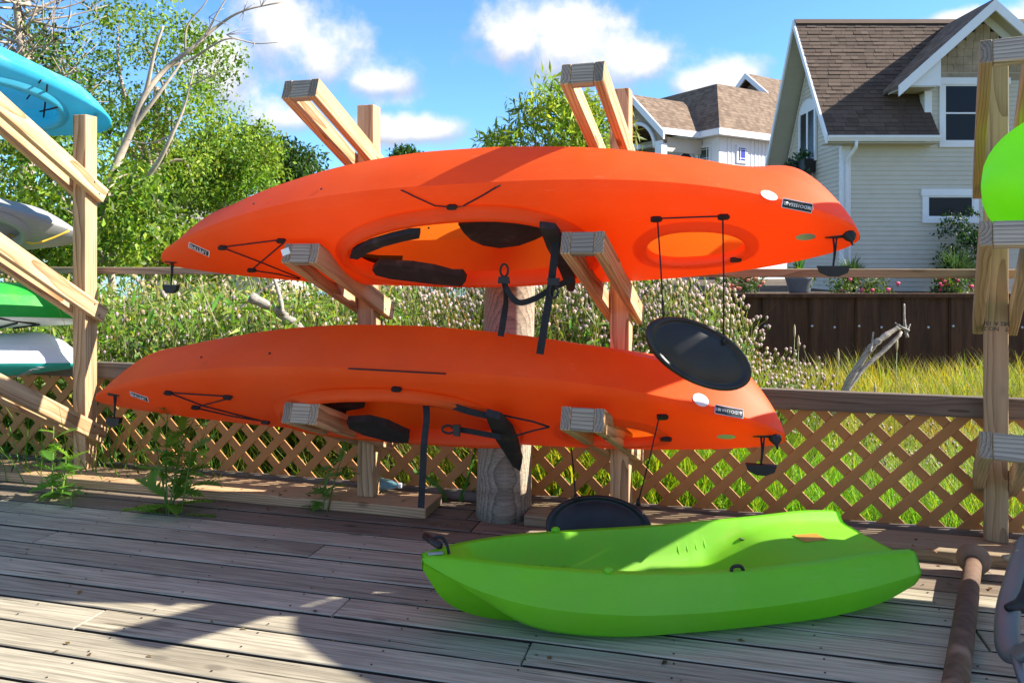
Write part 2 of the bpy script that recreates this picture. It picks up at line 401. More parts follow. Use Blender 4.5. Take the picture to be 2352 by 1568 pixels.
MT['soil'] = plain('soil', (.07, .05, .032), .95, var=.4, nscale=5, bump=.6)
MT['stone'] = plain('stone', (.30, .30, .31), .8, var=.3, nscale=10, bump=.4)
MT['glass'] = glass_dark('window_glass'); MT['glassblue'] = glass_dark('window_glass_blue', (.06, .08, .40)); MT['glassgreen'] = glass_dark('window_glass_green', (.05, .07, .045))
MT['grass_leaf'] = leafy('foliage_mix', trans=.45)
MT['tree_leaf'] = leafy('tree_foliage', trans=.42)
MT['bark'] = plain('bark', (.34, .28, .22), .9, var=.3, nscale=20, bump=.6)
MT['barkpale'] = plain('pale_bark', (.40, .335, .265), .9, var=.25, nscale=16, bump=.5)
MT['drift'] = wood('driftwood', (.50, .45, .38), (.22, .19, .155), ring=20, grey=(.5, .47, .42), greyamt=.6, bump=.7, fine=.7)
MT['weed'] = leaf_plain('weed_leaf', (.07, .21, .025), (.35, .65, .06))
MT['weedstem'] = leaf_plain('weed_stem', (.16, .26, .05), (.3, .5, .1), .2)

def shingle_mat(name, a, b):
    m, t = base_mat(name); c = t.n('ShaderNodeTexCoord'); oi = t.n('ShaderNodeObjectInfo')
    n = t.n('ShaderNodeTexNoise', {'Vector': c.outputs['Object'], 'Scale': 3.0, 'Detail': 5.0})
    g = t.n('ShaderNodeTexNoise', {'Vector': c.outputs['Object'], 'Scale': 120.0, 'Detail': 2.0})
    f = t.math('ADD', t.math('MULTIPLY', oi.outputs['Random'], .6), t.math('MULTIPLY', n.outputs[0], .4))
    cc = t.mix(f, a, b); cc = t.mix(t.math('MULTIPLY', g.outputs[0], .5), cc, tuple(x * .6 for x in a))
    bp = t.n('ShaderNodeBump', {'Height': g.outputs[0], 'Strength': .4, 'Distance': .01})
    finish(t, t.n('ShaderNodeBsdfPrincipled', {'Base Color': cc, 'Roughness': .9, 'Normal': bp, 'Specular IOR Level': .2})); return m
MT['shingle'] = shingle_mat('roof_shingle', (.080, .056, .043), (.18, .128, .098))
def far_roof(name, a, b, row=.14):                     # roof too far away to tell the shingles apart
    m, t = base_mat(name); c = t.n('ShaderNodeTexCoord')
    s = t.n('ShaderNodeSeparateXYZ', {0: c.outputs['Object']})
    rw = t.math('FLOOR', t.math('MULTIPLY', s.outputs[2], 1 / row))
    fr = t.math('FRACT', t.math('MULTIPLY', s.outputs[2], 1 / row))
    v = t.n('ShaderNodeCombineXYZ', {0: t.math('MULTIPLY', s.outputs[0], 4.0), 1: t.math('MULTIPLY', s.outputs[1], 4.0), 2: t.math('MULTIPLY', rw, 3.7)})
    n = t.n('ShaderNodeTexNoise', {'Vector': v, 'Scale': 1.0, 'Detail': 2.0})
    cc = t.mix(t.ramp(n.outputs[0], .3, .7), a, b)
    cc = t.mix(t.ramp(fr, .16, .0), cc, tuple(x * .5 for x in a))
    finish(t, t.n('ShaderNodeBsdfPrincipled', {'Base Color': cc, 'Roughness': .9, 'Specular IOR Level': .2})); return m
MT['farroof'] = far_roof('far_shingle', (.125, .085, .06), (.23, .165, .12))
MT['shedroof'] = far_roof('shed_shingle', (.26, .225, .20), (.36, .32, .29))

# ground material
def ground_mat():
    m, t = base_mat('meadow_ground'); c = t.n('ShaderNodeTexCoord')
    n = t.n('ShaderNodeTexNoise', {'Vector': c.outputs['Object'], 'Scale': 1.5, 'Detail': 8.0})
    n2 = t.n('ShaderNodeTexNoise', {'Vector': c.outputs['Object'], 'Scale': 14.0, 'Detail': 5.0})
    cc = t.mix(t.ramp(n.outputs[0], .35, .65), (.075, .11, .022), (.12, .14, .035))
    cc = t.mix(t.ramp(n2.outputs[0], .45, .7), cc, (.05, .04, .02))
    bp = t.n('ShaderNodeBump', {'Height': n2.outputs[0], 'Strength': .8, 'Distance': .06})
    finish(t, t.n('ShaderNodeBsdfPrincipled', {'Base Color': cc, 'Roughness': .95, 'Normal': bp})); return m
MT['ground'] = ground_mat()
def steelwall():
    m, t = base_mat('sheet_pile_steel'); c = t.n('ShaderNodeTexCoord')
    mp = t.n('ShaderNodeMapping', {'Vector': c.outputs['Object'], 'Scale': (9., 9., .8)})
    n = t.n('ShaderNodeTexNoise', {'Vector': mp, 'Scale': 1.0, 'Detail': 6.0, 'Roughness': .65})
    n2 = t.n('ShaderNodeTexNoise', {'Vector': c.outputs['Object'], 'Scale': 22.0, 'Detail': 4.0})
    cc = t.mix(t.ramp(n.outputs[0], .3, .7), (.045, .020, .012), (.12, .05, .025))
    cc = t.mix(t.math('MULTIPLY', n2.outputs[0], .4), cc, (.04, .02, .014))
    finish(t, t.n('ShaderNodeBsdfPrincipled', {'Base Color': cc, 'Roughness': .75, 'Specular IOR Level': .25})); return m
MT['sheetpile'] = steelwall()
def water_mat():
    m, t = base_mat('water'); c = t.n('ShaderNodeTexCoord')
    n = t.n('ShaderNodeTexNoise', {'Vector': c.outputs['Object'], 'Scale': 3.0, 'Detail': 4.0})
    bp = t.n('ShaderNodeBump', {'Height': n.outputs[0], 'Strength': .3, 'Distance': .05})
    finish(t, t.n('ShaderNodeBsdfPrincipled', {'Base Color': (.03, .07, .10, 1), 'Roughness': .08, 'Normal': bp})); return m
MT['water'] = water_mat()

# ================================================================== SETTING
def sstep(a, b, x):
    t = np.clip((x - a) / (b - a), 0, 1); return t * t * (3 - 2 * t)
def gz(x, y):
    x = np.asarray(x, float); y = np.asarray(y, float)
    return -1.3 + .85 * sstep(3.0, 0.8, x) * sstep(26, 10, y) + .35 * sstep(8, 4.6, y) * sstep(0.5, 3.0, x)
def geo(a, b, n):
    return np.sinh(np.linspace(np.arcsinh(a), np.arcsinh(b), n))
gx = geo(-900, 900, 141); gy = np.concatenate([[-300, -60, -12, -3, 0], np.linspace(1.5, 30, 70), np.geomspace(32, 1800, 30)])
GX, GY = np.meshgrid(gx, gy); GZ = gz(GX, GY) + .04 * np.sin(GX * 2.1 + GY) * np.sin(GY * 1.7)
nx = len(gx); V = np.stack([GX, GY, GZ], -1).reshape(-1, 3)
i = np.arange(len(gy) - 1)[:, None] * nx + np.arange(nx - 1)[None]; i = i.ravel()
T = np.stack([i, i + 1, i + nx + 1, i + nx], -1)
struct(new_obj('ground', np_mesh('ground', V, T, MT['ground'], smooth=True)), 'meadow ground reaching to the horizon')
V = [(-60, 40, -.70), (4, 40, -.70), (4, 95, -.70), (-60, 95, -.70)]
struct(mobj('water', V, [(0, 1, 2, 3)], MT['water']), 'strip of blue water beyond the meadow')

AL = R(14.5)
U = Vector((math.cos(AL), -math.sin(AL), 0)); NF = Vector((-math.sin(AL), -math.cos(AL), 0)); UP = Vector((0, 0, 1))
P1 = Vector((-.73, 3.90, 0))
def fp(s, d=0.0, z=0.0):                              # along the rack line, d towards the camera side
    return P1 + U * s + NF * d + UP * z

# deck
jv, jf = join([prism([fp(s, -.42, -.19), fp(s + .05, -.42, -.19), fp(s + .05, 6.5, -.19), fp(s, 6.5, -.19)], (0, 0, .14)) for s in np.arange(-7, 9, .45)])
deck = struct(mobj('deck', jv, jf, MT['joist']), 'weathered grey plank deck on joists')
PITCH = .152; PWID = .1395
d = -.36; k = 0
joint_s = {}
row_joints = {0: [-2.9, 1.2], 1: [-.62, 3.2], 2: [-2.2, .55], 3: [.62, 3.6], 4: [-1.0, 2.2], 5: [-1.72, 1.75], 6: [.05, 3.1], 7: [-1.22, 2.55], 8: [-2.6, 1.42], 9: [.4, 2.9], 10: [-1.62, 1.12], 11: [-.4, 2.3], 12: [.9, 3.0]}
lens_cache = {}
while d < 6.4:
    js = row_joints.get(k, None)
    if js is None:
        a = random.uniform(-2.4, .4); js = [a, a + 3.2]
    ends = [-7.5] + js + [9.0]
    for a, b in zip(ends[:-1], ends[1:]):
        L = b - a - .005
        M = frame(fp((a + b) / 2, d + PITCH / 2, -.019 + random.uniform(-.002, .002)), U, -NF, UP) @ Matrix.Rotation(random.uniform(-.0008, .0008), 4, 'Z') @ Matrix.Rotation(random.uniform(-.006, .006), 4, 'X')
        board('plank', [MT['deck_damp_shade' if k < 5 else 'deck'], MT['gap_grime_shade']], L, PWID + random.uniform(-.003, .001), .038, M, deck, ch=.003, endax=1)
    d += PITCH; k += 1

# nail heads over the joists
nv = []
for kk in range(1, 22):
    for s_ in np.arange(-3.4, 4.3, .45):
        for q in (.03, .115):
            nv.append(lathe([(.0036, 0), (.0036, .0012)], 6, Matrix.Translation(fp(s_ + .025 + random.uniform(-.006, .006), -.36 + kk * PITCH + q + random.uniform(-.006, .006), .0016))))
nh = mobj('nail_heads', *join(nv), MT['ink'], deck); nh['kind'] = 'stuff'

# ================================================================== FENCE
FD = -.20                                              # lattice plane, behind the posts
fence = thing('lattice_fence', 'brown diagonal lattice fence with a dark rail along the deck edge', 'fence', fp(0, FD, 0))
S0, S1 = -3.4, 4.6
def fence_beam(name, m, s0, s1, dd, z, W, H):
    return beam(name, m, fp(s0, dd, z), fp(s1, dd, z), W, H, fence)
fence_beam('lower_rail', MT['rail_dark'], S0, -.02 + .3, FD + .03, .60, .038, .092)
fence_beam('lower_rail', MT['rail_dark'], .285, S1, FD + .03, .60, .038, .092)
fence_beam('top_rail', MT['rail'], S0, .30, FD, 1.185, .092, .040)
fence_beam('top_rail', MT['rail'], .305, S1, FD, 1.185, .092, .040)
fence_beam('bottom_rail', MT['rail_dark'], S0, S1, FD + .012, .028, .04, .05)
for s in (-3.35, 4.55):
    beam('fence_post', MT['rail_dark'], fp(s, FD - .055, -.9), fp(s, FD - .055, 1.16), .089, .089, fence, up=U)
pit = .164; zb, zt = .03, .60; hh = (zt - zb)
slat_len = (hh + .03) * math.sqrt(2)
n_sl = int((S1 - S0 + hh) / pit)
for dirn, dep in ((1, .004), (-1, -.004)):
    for k in range(n_sl + 1):
        s = S0 - hh / 2 + k * pit + (0 if dirn == 1 else .03)
        if not (S0 - .05 < s < S1 + .05): continue
        x = (U * dirn + UP).normalized(); y = NF; z = x.cross(y)
        board('slat', MT['lattice'], slat_len, .0078, .045, frame(fp(s, FD + dep, (zb + zt) / 2), x, y, z), fence, ch=.0012)

# ================================================================== RACK POSTS
def rack(pos, phi, L, zt, tips, name_label, back=.13, slope=.37, zbase=.052, grp='kayak rack posts with angled arms'):
    n = Vector((-math.sin(R(phi)), -math.cos(R(phi)), 0)); u = Vector((math.cos(R(phi)), -math.sin(R(phi)), 0))
    root = thing('kayak_rack_post', name_label, 'rack post', (pos[0], pos[1], zbase), grp)
    p = Vector((pos[0], pos[1], 0))
    old = name_label.find('stencilled') > 0
    lm = MT['lumber_old'] if old else MT['lumber']
    beam('post', [lm, MT['lumber_end']], p + UP * zbase, p + UP * zt, .089, .089, root, up=u)
    for tz in tips:
        tip = p + n * L + UP * tz
        dr = (n + UP * slope).normalized()
        base = tip - dr * ((L + back) / dr.dot(n))
        for sd in (-1, 1):
            o = u * sd * (.0445 + .0195)
            b = beam('arm', [lm, MT['lumber_end']], base + o, tip + o - dr * random.uniform(0, .006), .038, .089, root)
        c = tip - dr * .022
        zz = dr; xx = u; yy = zz.cross(xx)
        blk = board('spacer_block', [MT['spacer'], MT['lumber_end']], .088, .086, .038, frame(c, xx, yy, zz), root)
        for q in (-.022, .022):                     # screw heads where the near arm is fixed to the post
            pc = base + dr * (back / dr.dot(n) + q * .9) + u * (.0445 + .0385) + UP * q
            mobj('screw', *lathe([(.0055, 0), (.0055, .0012)], 8, frame(pc, n, UP, u)), MT['ink'], root, root.matrix_basis.inverted())
    return root
RK_L = rack((-2.47, 4.42), 14.5, .78, 2.08, (2.13, 1.43, .73), 'pale lumber post with steep arms standing before the blue and white kayaks', back=.07, slope=.60)
RK_1 = rack((-.73, 3.90), 14.5, .68, 2.03, (1.975, 1.277, .597), 'pale lumber post holding the pointed bows of the orange kayaks')
RK_2 = rack((.512, 3.578), 19.0, .77, 2.04, (1.945, 1.312, .652), 'pale lumber post beside the round timber pile, under the orange sterns')
RK_R = rack((2.07, 3.27), 30.0, .90, 2.07, (1.935, 1.335, .635), 'older yellowed lumber post with a stencilled grade mark, holding the upended lime kayak', back=.12)
# grade stamp on the older post, printed upside down
n30 = Vector((-math.sin(R(30)), -math.cos(R(30)), 0)); u30 = Vector((math.cos(R(30)), -math.sin(R(30)), 0))
for s, dz in (('T   NO.2', 0), ('082 A 150', .022)):
    me = text_mesh(s, .024, MT['ink'])
    new_obj('grade_stamp', me, RK_R, rel(RK_R, frame(Vector((2.07, 3.27, .955 + dz)) + n30 * .0455, -u30, -UP, n30)))
tg = board('paper_tag', MT['sticker'], .034, .026, .001, frame(at(656, 578, 3.19), (1, -.2, .35), (-.35, 0, 1), (-.2, -1, 0)), RK_1, ch=.0002)
# sill planks under the posts
sl = thing('sill_plank', 'long pale plank lying flat under two rack posts by the weeds', 'plank', fp(-3.2, 0, 0))
beam('plank_board', [MT['lumber'], MT['lumber_old']], fp(-3.4, .02, .026), fp(.36, .02, .026), .24, .050, sl)
sr = thing('sill_plank', 'grey plank lying flat along the fence behind the lime kayak', 'plank', fp(.8, 0, 0))
beam('plank_board', [MT['lumber_old'], MT['lumber_end']], fp(.84, .0, .026), fp(4.4, .0, .026), .22, .050, sr)

# round timber pile
pl_pts = [at(1158, 1203, 3.74), at(1160, 1000, 3.745), at(1168, 780, 3.75), at(1176, 590, 3.755), at(1180, 470, 3.76)]
pl_pts[0].z = -.02
pile = tag(tube_obj('timber_pile', pl_pts, [.136, .130, .125, .122, .12], MT['pile'], None, seg=28, n=16), 'thick round timber pile standing behind the kayaks between two rack posts', 'pile')
for v in pile.data.vertices:
    v.co.x += .003 * math.sin(v.co.z * 5 + v.co.y * 40)

# ================================================================== KAYAKS
class Kayak:
    def __init__(s, L=3.06, B=.365, depth=.31, crown=.08, bow=(2.35, .84), stern=(3.2, .80), sheer=.05, kb=(7.0, .8), ks=(10., .7), chine=.86, ce=(.38, .30)):
        s.__dict__.update(locals())
    def f(s, t):
        a = abs(t); p, q = s.bow if t < 0 else s.stern
        return max(1 - a ** p, 0.0) ** q * (1 - .10 * a ** 6) + .10 * a ** 6 * max(1 - a ** 30, .0) ** .5 + .012
    def half(s, t): return s.B * s.f(t)
    def zg(s, t): return s.sheer * abs(t) ** 2.6
    def cr(s, t): return s.crown * max(1 - abs(t) ** 2.4, 0) ** .8 + .006
    def kd(s, t):
        a = abs(t); e, q = s.kb if t < 0 else s.ks
        return s.depth * (1 + (.16 if t < 0 else .34) * math.exp(-((a - .88) / .10) ** 2)) * (1 - .10 * min(1, max(0, (a - .1) / .4))) * max(1 - a ** e, 0) ** q + .012
    def deck_z(s, x, y):
        t = max(-1, min(1, x / (s.L / 2))); B = s.half(t); r = min(abs(y) / B, 1)
        return s.zg(t) + s.cr(t) * (1 - r ** 2.3)
    def section(s, t):
        B = s.half(t); zg = s.zg(t); kd = s.kd(t); cr = s.cr(t); a = abs(t)
        ce = s.ce[0] if t < 0 else s.ce[1]
        Bc = s.chine * B * (1 - ce * a ** 2.2); zk = -kd + zg; zc = zk + kd * (.26 + .25 * a ** 3)
        pts = []
        for i in range(8):
            r = i / 8; pts.append((Bc * r, zk + (zc - zk) * r ** 2.0))
        c0 = len(pts)
        for i in range(6):
            r = i / 6; bul = .010 * math.sin(math.pi * r) * (1 - 1.6 * a ** 2)
            pts.append((Bc + (B - Bc) * r + bul * B / s.B, zc + (zg - .012 - zc) * r))
        g0 = len(pts)
        pts.append((B, zg - .012)); 
        for i in range(1, 17):
            r = i / 16; y = B * (1 - r); pts.append((y, zg + cr * (1 - (1 - r) ** 2.3)))
        return pts, c0, g0
def build_kayak(K, mat, holes=(), N=132, deck_mat=None):
    ts = [math.copysign(1 - (1 - abs(u)) ** 1.35, u) for u in np.linspace(-1, 1, N)]
    rows = []; V = []
    for t in ts:
        half, c0, g0 = K.section(t); n = len(half)
        sec = [(y, z) for y, z in half] + [(-y, z) for y, z in half[1:-1]][::-1]
        rows.append(len(V)); x = t * K.L / 2
        V += [[x, y, z] for y, z in sec]
    m = len(sec)
    sharp = set(); Fs = []; mi = []
    def inhole(x, y):
        for h in holes:
            if hole_f(h, x, y) < 1: return h
        return None
    kill = set(); 
    for i in range(N - 1):
        for j in range(m):
            j2 = (j + 1) % m
            q = (rows[i] + j, rows[i] + j2, rows[i + 1] + j2, rows[i + 1] + j)
            isdeck = g0 <= j < m - g0
            c = [sum(V[k][a] for k in q) / 4 for a in range(3)]
            if isdeck and c[2] > -.02 and inhole(c[0], c[1]):
                kill.update(q); continue
            Fs.append(q); mi.append(1 if (isdeck and deck_mat) else 0)
        for j in (c0, m - c0, g0, m - g0):
            sharp.add(tuple(sorted((rows[i] + j, rows[i + 1] + j))))
    used = set(k for q in Fs for k in q)
    for k in kill & used:
        x, y, z = V[k]; h = min(holes, key=lambda h: abs(hole_f(h, x, y) - 1))
        ff = hole_f(h, x, y); xc = h[0]
        if ff > 0:
            x2 = xc + (x - xc) / ff; y2 = y / ff
            V[k] = [x2, y2, K.deck_z(x2, y2)]
    Fs.append(tuple(range(rows[0], rows[0] + m))); mi.append(0)
    Fs.append(tuple(range(rows[-1], rows[-1] + m))[::-1]); mi.append(0)
    return mk_mesh('shell', V, Fs, [mat] + ([deck_mat] if deck_mat else []), smooth=True, mi=mi, sharp=sharp)
def hole_f(h, x, y):
    xc, hl, hw, egg = h
    dx = (x - xc) / hl; ww = hw * (1 + egg * dx)
    return (abs(dx) ** 2.3 + abs(y / max(ww, .01)) ** 2.3) ** (1 / 2.3)
def hole_curve(h, n=72):
    xc, hl, hw, egg = h; out = []
    for k in range(n):
        a = 2 * math.pi * k / n; c, s_ = math.cos(a), math.sin(a)
        dx = math.copysign(abs(c) ** (2 / 2.3), c); dy = math.copysign(abs(s_) ** (2 / 2.3), s_)
        out.append((xc + dx * hl, dy * hw * (1 + egg * dx), dx, dy))
    return out
def rim_mesh(K, h, prof, mat):
    C = hole_curve(h); n = len(C); V = []; Fs = []
    for k, (x, y, dx, dy) in enumerate(C):
        x0, y0 = C[k - 1][:2]; x1, y1 = C[(k + 1) % n][:2]
        tx, ty = x1 - x0, y1 - y0; l = math.hypot(tx, ty); nxx, nyy = ty / l, -tx / l
        for (r, hh_) in prof:
            X, Y = x + nxx * r, y + nyy * r
            V.append((X, Y, K.deck_z(x, y) * .65 + K.deck_z(X, Y) * .35 + hh_))
    m = len(prof)
    for k in range(n):
        k2 = (k + 1) % n
        for j in range(m - 1): Fs.append((k * m + j, k * m + j + 1, k2 * m + j + 1, k2 * m + j))
    return mk_mesh('rim', V, Fs, mat, smooth=True)
def ray_plane(px, py, M, zl):                           # pixel ray onto local plane z=zl of frame M -> local coords
    o = M.inverted() @ Vector((0, 0, CH)); dd = M.to_3x3().inverted() @ (at(px, py, 1.0) - Vector((0, 0, CH)))
    t = (zl - o.z) / dd.z; return o + dd * t
def bvh_many(mes, M):
    V = []; P = []
    for me in mes:
        o = len(V); V += [M @ v.co for v in me.vertices]; P += [tuple(i + o for i in p.vertices) for p in me.polygons]
    return BVHTree.FromPolygons(V, P)
def bvh_of(me, M):
    return BVHTree.FromPolygons([M @ v.co for v in me.vertices], [tuple(p.vertices) for p in me.polygons])
HITM = None
def hit(b, px, py):
    o = Vector((0, 0, CH)); dd = (at(px, py, 1.0) - o).normalized()
    h, n, i_, d_ = b.ray_cast(o, dd)
    if h is None:
        q = HITM @ ray_plane(px, py, HITM, .03) if HITM is not None else at(px, py, 3.1)
        n_ = b.find_nearest(q); return n_[0], (o - n_[0]).normalized()
    return h, (n if n.dot(dd) < 0 else -n)
def decal_frame(h, n, along):
    x = (Vector(along) - n * n.dot(Vector(along))).normalized(); return frame(h + n * .002, x, n.cross(x), n)
def plate_local(name, pts, zl, th, mat, parent, M):
    P = [ray_plane(px, py, M, zl) for px, py in pts]
    V, Fs = prism(P, (0, 0, th)); return mobj(name, V, Fs, mat, parent)
def ribbon(name, pts, wid, mat, parent, side, th=.0025):
    P = curve_pts(pts, max(8, 6 * len(pts))); V = []; Fs = []
    for i, p in enumerate(P):
        dd = (P[min(i + 1, len(P) - 1)] - P[max(i - 1, 0)]).normalized()
        s = Vector(side[0]).lerp(Vector(side[1]), i / (len(P) - 1)) if isinstance(side, list) else Vector(side)
        s = (s - dd * s.dot(dd)).normalized(); nn = dd.cross(s)
        for a, b in ((-1, -1), (1, -1), (1, 1), (-1, 1)): V.append(p + s * a * wid / 2 + nn * b * th / 2)
    for i in range(len(P) - 1):
        for k in range(4): Fs.append((i * 4 + k, i * 4 + (k + 1) % 4, i * 4 + 4 + (k + 1) % 4, i * 4 + 4 + k))
    Fs += [(3, 2, 1, 0), tuple(range(len(V) - 4, len(V)))]
    return mobj(name, V, Fs, mat, parent, parent.matrix_basis.inverted())
def toggle(parent, top, drop, wid, name='carry_handle'):
    side = U
    cord = tube_obj('handle_cord', [top, top - UP * drop * .5 + U * .004, top - UP * drop], .004, MT['web'], parent, n=8)
    c2 = tube_obj('handle_cord', [top + U * .012, top + U * .006 - UP * drop * .6, top - UP * drop], .0035, MT['web'], parent, n=8)
    c = top - UP * drop
    prof = [(-wid / 2, .000), (-wid * .42, -.026), (-wid * .15, -.040), (wid * .15, -.040), (wid * .42, -.026), (wid / 2, 0)]
    poly = [c + U * x + UP * z + NF * .013 for x, z in prof]
    V, Fs = prism(poly, -NF * .026)
    h = mobj(name, V, Fs, MT['black'], parent, parent.matrix_basis.inverted())
    tube_obj('fitting', [top + UP * .006 - U * .03, top + UP * .006 + U * .036], [.008, .008], MT['black'], parent, seg=8)
    return h

def orange_kayak(label, s_mid, off, zl, zr, Lk, rho, cock, hatch):
    c = fp(s_mid, off, (zl + zr) / 2)
    xl = fp(s_mid - Lk / 2, off, zl); xr = fp(s_mid + Lk / 2, off, zr)
    x = (xr - xl).normalized(); dd = NF * math.cos(R(rho)) - UP * math.sin(R(rho))
    dd = (dd - x * dd.dot(x)).normalized(); y = dd.cross(x)
    M = frame(c, x, y, dd)
    K = Kayak(L=Lk)
    root = thing('orange_kayak', label, 'kayak', M=M)
    holes = (cock, hatch)
    me = build_kayak(K, MT['orange'], holes)
    shell = new_obj('shell', me, root)
    rp = [(-.004, -.05), (-.004, .012), (.004, .024), (.018, .026), (.030, .016), (.036, .002), (.060, -.004)]
    rim_me = rim_mesh(K, cock, rp, MT['orange']); new_obj('cockpit_rim', rim_me, root)
    new_obj('hatch_rim', rim_mesh(K, hatch, [(-.002, -.035), (-.002, .004), (.006, .008), (.022, .004), (.05, -.004)], MT['orange']), root)
    return root, K, M, bvh_many([me, rim_me], M)

KA, KKA, MA, BA = orange_kayak('upper orange kayak stored on its side across the middle rack arms', .697, .47, 1.285, 1.37, 3.06, 57, (-.02, .52, .235, .10), (.93, .19, .115, -.1))
KB, KKB, MB_, BB = orange_kayak('lower orange kayak on its side with a hatch lid dangling to the deck', .368, .44, .600, .592, 3.20, 57, (-.02, .52, .235, .10), (.93, .19, .115, -.1))

def dress(root, M, b, P):
    # P: picture positions read off the photograph
    for pts in P['cords']:
        pts = [(p[0] + (q[0] - p[0]) * k / 5, p[1] + (q[1] - p[1]) * k / 5) for p, q in zip(pts[:-1], pts[1:]) for k in range(5)] + [pts[-1]]
        hs = [hit(b, *p) for p in pts]
        tube_obj('deck_bungee', [h + n * .006 for h, n in hs], .0034, MT['web'], root, seg=6)
    for p in P['fittings']:
        h, n = hit(b, *p); Mx = decal_frame(h, n, U)
        V, Fs = prism([(-.022, -.006, 0), (-.012, -.010, 0), (.014, -.009, 0), (.022, 0, 0), (.014, .009, 0), (-.012, .010, 0), (-.022, .006, 0)], (0, 0, .014))
        mobj('pad_eye', [Mx @ Vector(v) for v in V], Fs, MT['black'], root, M.inverted())
    for p in P['screws']:
        h, n = hit(b, *p); V, Fs = lathe([(.0055, 0), (.0055, .002), (.003, .004)], 10, decal_frame(h, n, U))
        mobj('screw', V, Fs, MT['ink'], root, M.inverted())
    for (px, py), r in P['sticker']:
        h, n = hit(b, px, py); Mx = decal_frame(h, n, -U)
        V, Fs = lathe([(r, 0), (r, .0012)], 36, Mx); st = mobj('round_sticker', V, Fs, MT['sticker'], root, M.inverted())
        for s_, sz, dy in (('Community Watercraft', r * .17, .0), ('C2', r * .28, -r * .38)):
            new_obj('sticker_print', text_mesh(s_, sz, MT['inkgrey']), st, rel(root, Mx @ Matrix.Translation((0, dy, .0016))))
    for (p0, p1, s_) in P['plate']:
        h0, n0 = hit(b, *p0); h1, n1 = hit(b, *p1); c = (h0 + h1) / 2; n = (n0 + n1).normalized(); L = (h1 - h0).length
        Mx = decal_frame(c + n * .003, n, h0 - h1)
        o = board('serial_plate', MT['ink'], L, .030, .003, Mx, root, ch=.0008)
        fr = board('plate_edge', MT['steel'], L + .006, .036, .002, Mx @ Matrix.Translation((0, 0, -.0016)), root, ch=.0006)
        new_obj('plate_lettering', text_mesh(s_, .017, MT['sticker']), o, Matrix.Translation((0, 0, .0022)))
        for sg in (-1, 1):
            V, Fs = lathe([(.006, 0), (.006, .002), (.003, .0035)], 12, Mx @ Matrix.Translation((sg * (L / 2 - .012), 0, .0015)))
            mobj('rivet', V, Fs, MT['steel'], root, M.inverted())
    for (p0, p1, s_, up) in P['name']:
        h0, n0 = hit(b, *p0); h1, n1 = hit(b, *p1); c = (h0 + h1) / 2; n = hit(b, (p0[0] + p1[0]) / 2, (p0[1] + p1[1]) / 2)[1]; L = min((h1 - h0).length, .15)
        Mx = decal_frame(c + n * .002, n, h0 - h1)
        o = board('name_sticker', MT['ink'], L, .032, .0016, Mx, root, ch=.0005)
        board('name_sticker_border', MT['sticker'], L + .008, .039, .001, Mx @ Matrix.Translation((0, 0, -.0008)), root, ch=.0003)
        tm = text_mesh(s_, .030, MT['sticker']); w_ = max(v.co.x for v in tm.vertices) - min(v.co.x for v in tm.vertices)
        for v in tm.vertices: v.co.x *= L * .86 / w_
        new_obj('name_lettering', tm, o, Matrix.Translation((.004, 0, .0012)))
    for (p, s_) in P['logo']:
        h, n = hit(b, *p); Mx = decal_frame(h, n, -U)
        V, Fs = lathe([(1, 0), (1, .03)], 28); V = [Mx @ Vector((v.x * .036, v.y * .019, v.z * .04)) for v in V]
        lo = mobj('oval_badge', V, Fs, MT['steel'], root, M.inverted())
        new_obj('badge_lettering', text_mesh(s_, .026, MT['ink']), lo, rel(root, Mx @ Matrix.Translation((0, 0, .0016))))
    for p in P['plugs']:
        h, n = hit(b, *p)
        V, Fs = lathe([(.024, -.004), (.024, .006), (.016, .020), (.006, .032), (.004, .05)], 14, frame(h, U, n.cross(U).normalized(), n))
        mobj('drain_plug', V, Fs, MT['black'], root, M.inverted())

HITM = MA
dress(KA, MA, BA, dict(
    cords=[[(510, 566), (650, 548)], [(510, 566), (590, 596), (690, 636)], [(578, 618), (652, 556)], [(578, 618), (640, 627), (688, 638)],
           [(922, 436), (1000, 471), (1040, 474)], [(1040, 474), (1062, 473), (1150, 425)], [(1498, 500), (1580, 497), (1668, 494)]],
    fittings=[(514, 566), (648, 550), (580, 617), (1040, 473), (1508, 500), (1662, 495), (1538, 603), (1690, 592)],
    screws=[(584, 469), (739, 435), (985, 523), (1120, 520)],
    sticker=[((1766, 450), .031)], plate=[((1797, 466), (1863, 479), 'LPEDO155SA121')],
    name=[((436, 562), (480, 582), 'LIFETIME', 0)], logo=[((1850, 543), 'NDX')], plugs=[(1950, 540)]))
HITM = MB_
dress(KB, MB_, BB, dict(
    cords=[[(388, 899), (530, 908)], [(388, 899), (470, 930), (618, 968)], [(448, 933), (528, 912)], [(448, 933), (530, 952), (615, 966)],
           [(802, 845), (1025, 857)]],
    fittings=[(390, 899), (526, 909), (452, 932), (612, 966), (913, 890), (1522, 953), (1530, 1003)],
    screws=[(463, 821), (620, 812)],
    sticker=[((1609, 919), .031)], plate=[((1643, 939), (1704, 951), 'LPEDO134A121')],
    name=[((302, 903), (340, 916), 'LIFETIME', 0)], logo=[((1668, 1001), 'NDX')], plugs=[(1780, 1005)]))
def ht(b, px, py): return hit(b, px, py)[0]
HITM = MA
toggle(KA, ht(BA, 393, 603), .105, .080); toggle(KA, ht(BA, 1914, 546), .105, .115)
HITM = MB_
toggle(KB, ht(BB, 262, 908), .105, .080); toggle(KB, ht(BB, 1748, 1003), .105, .115)
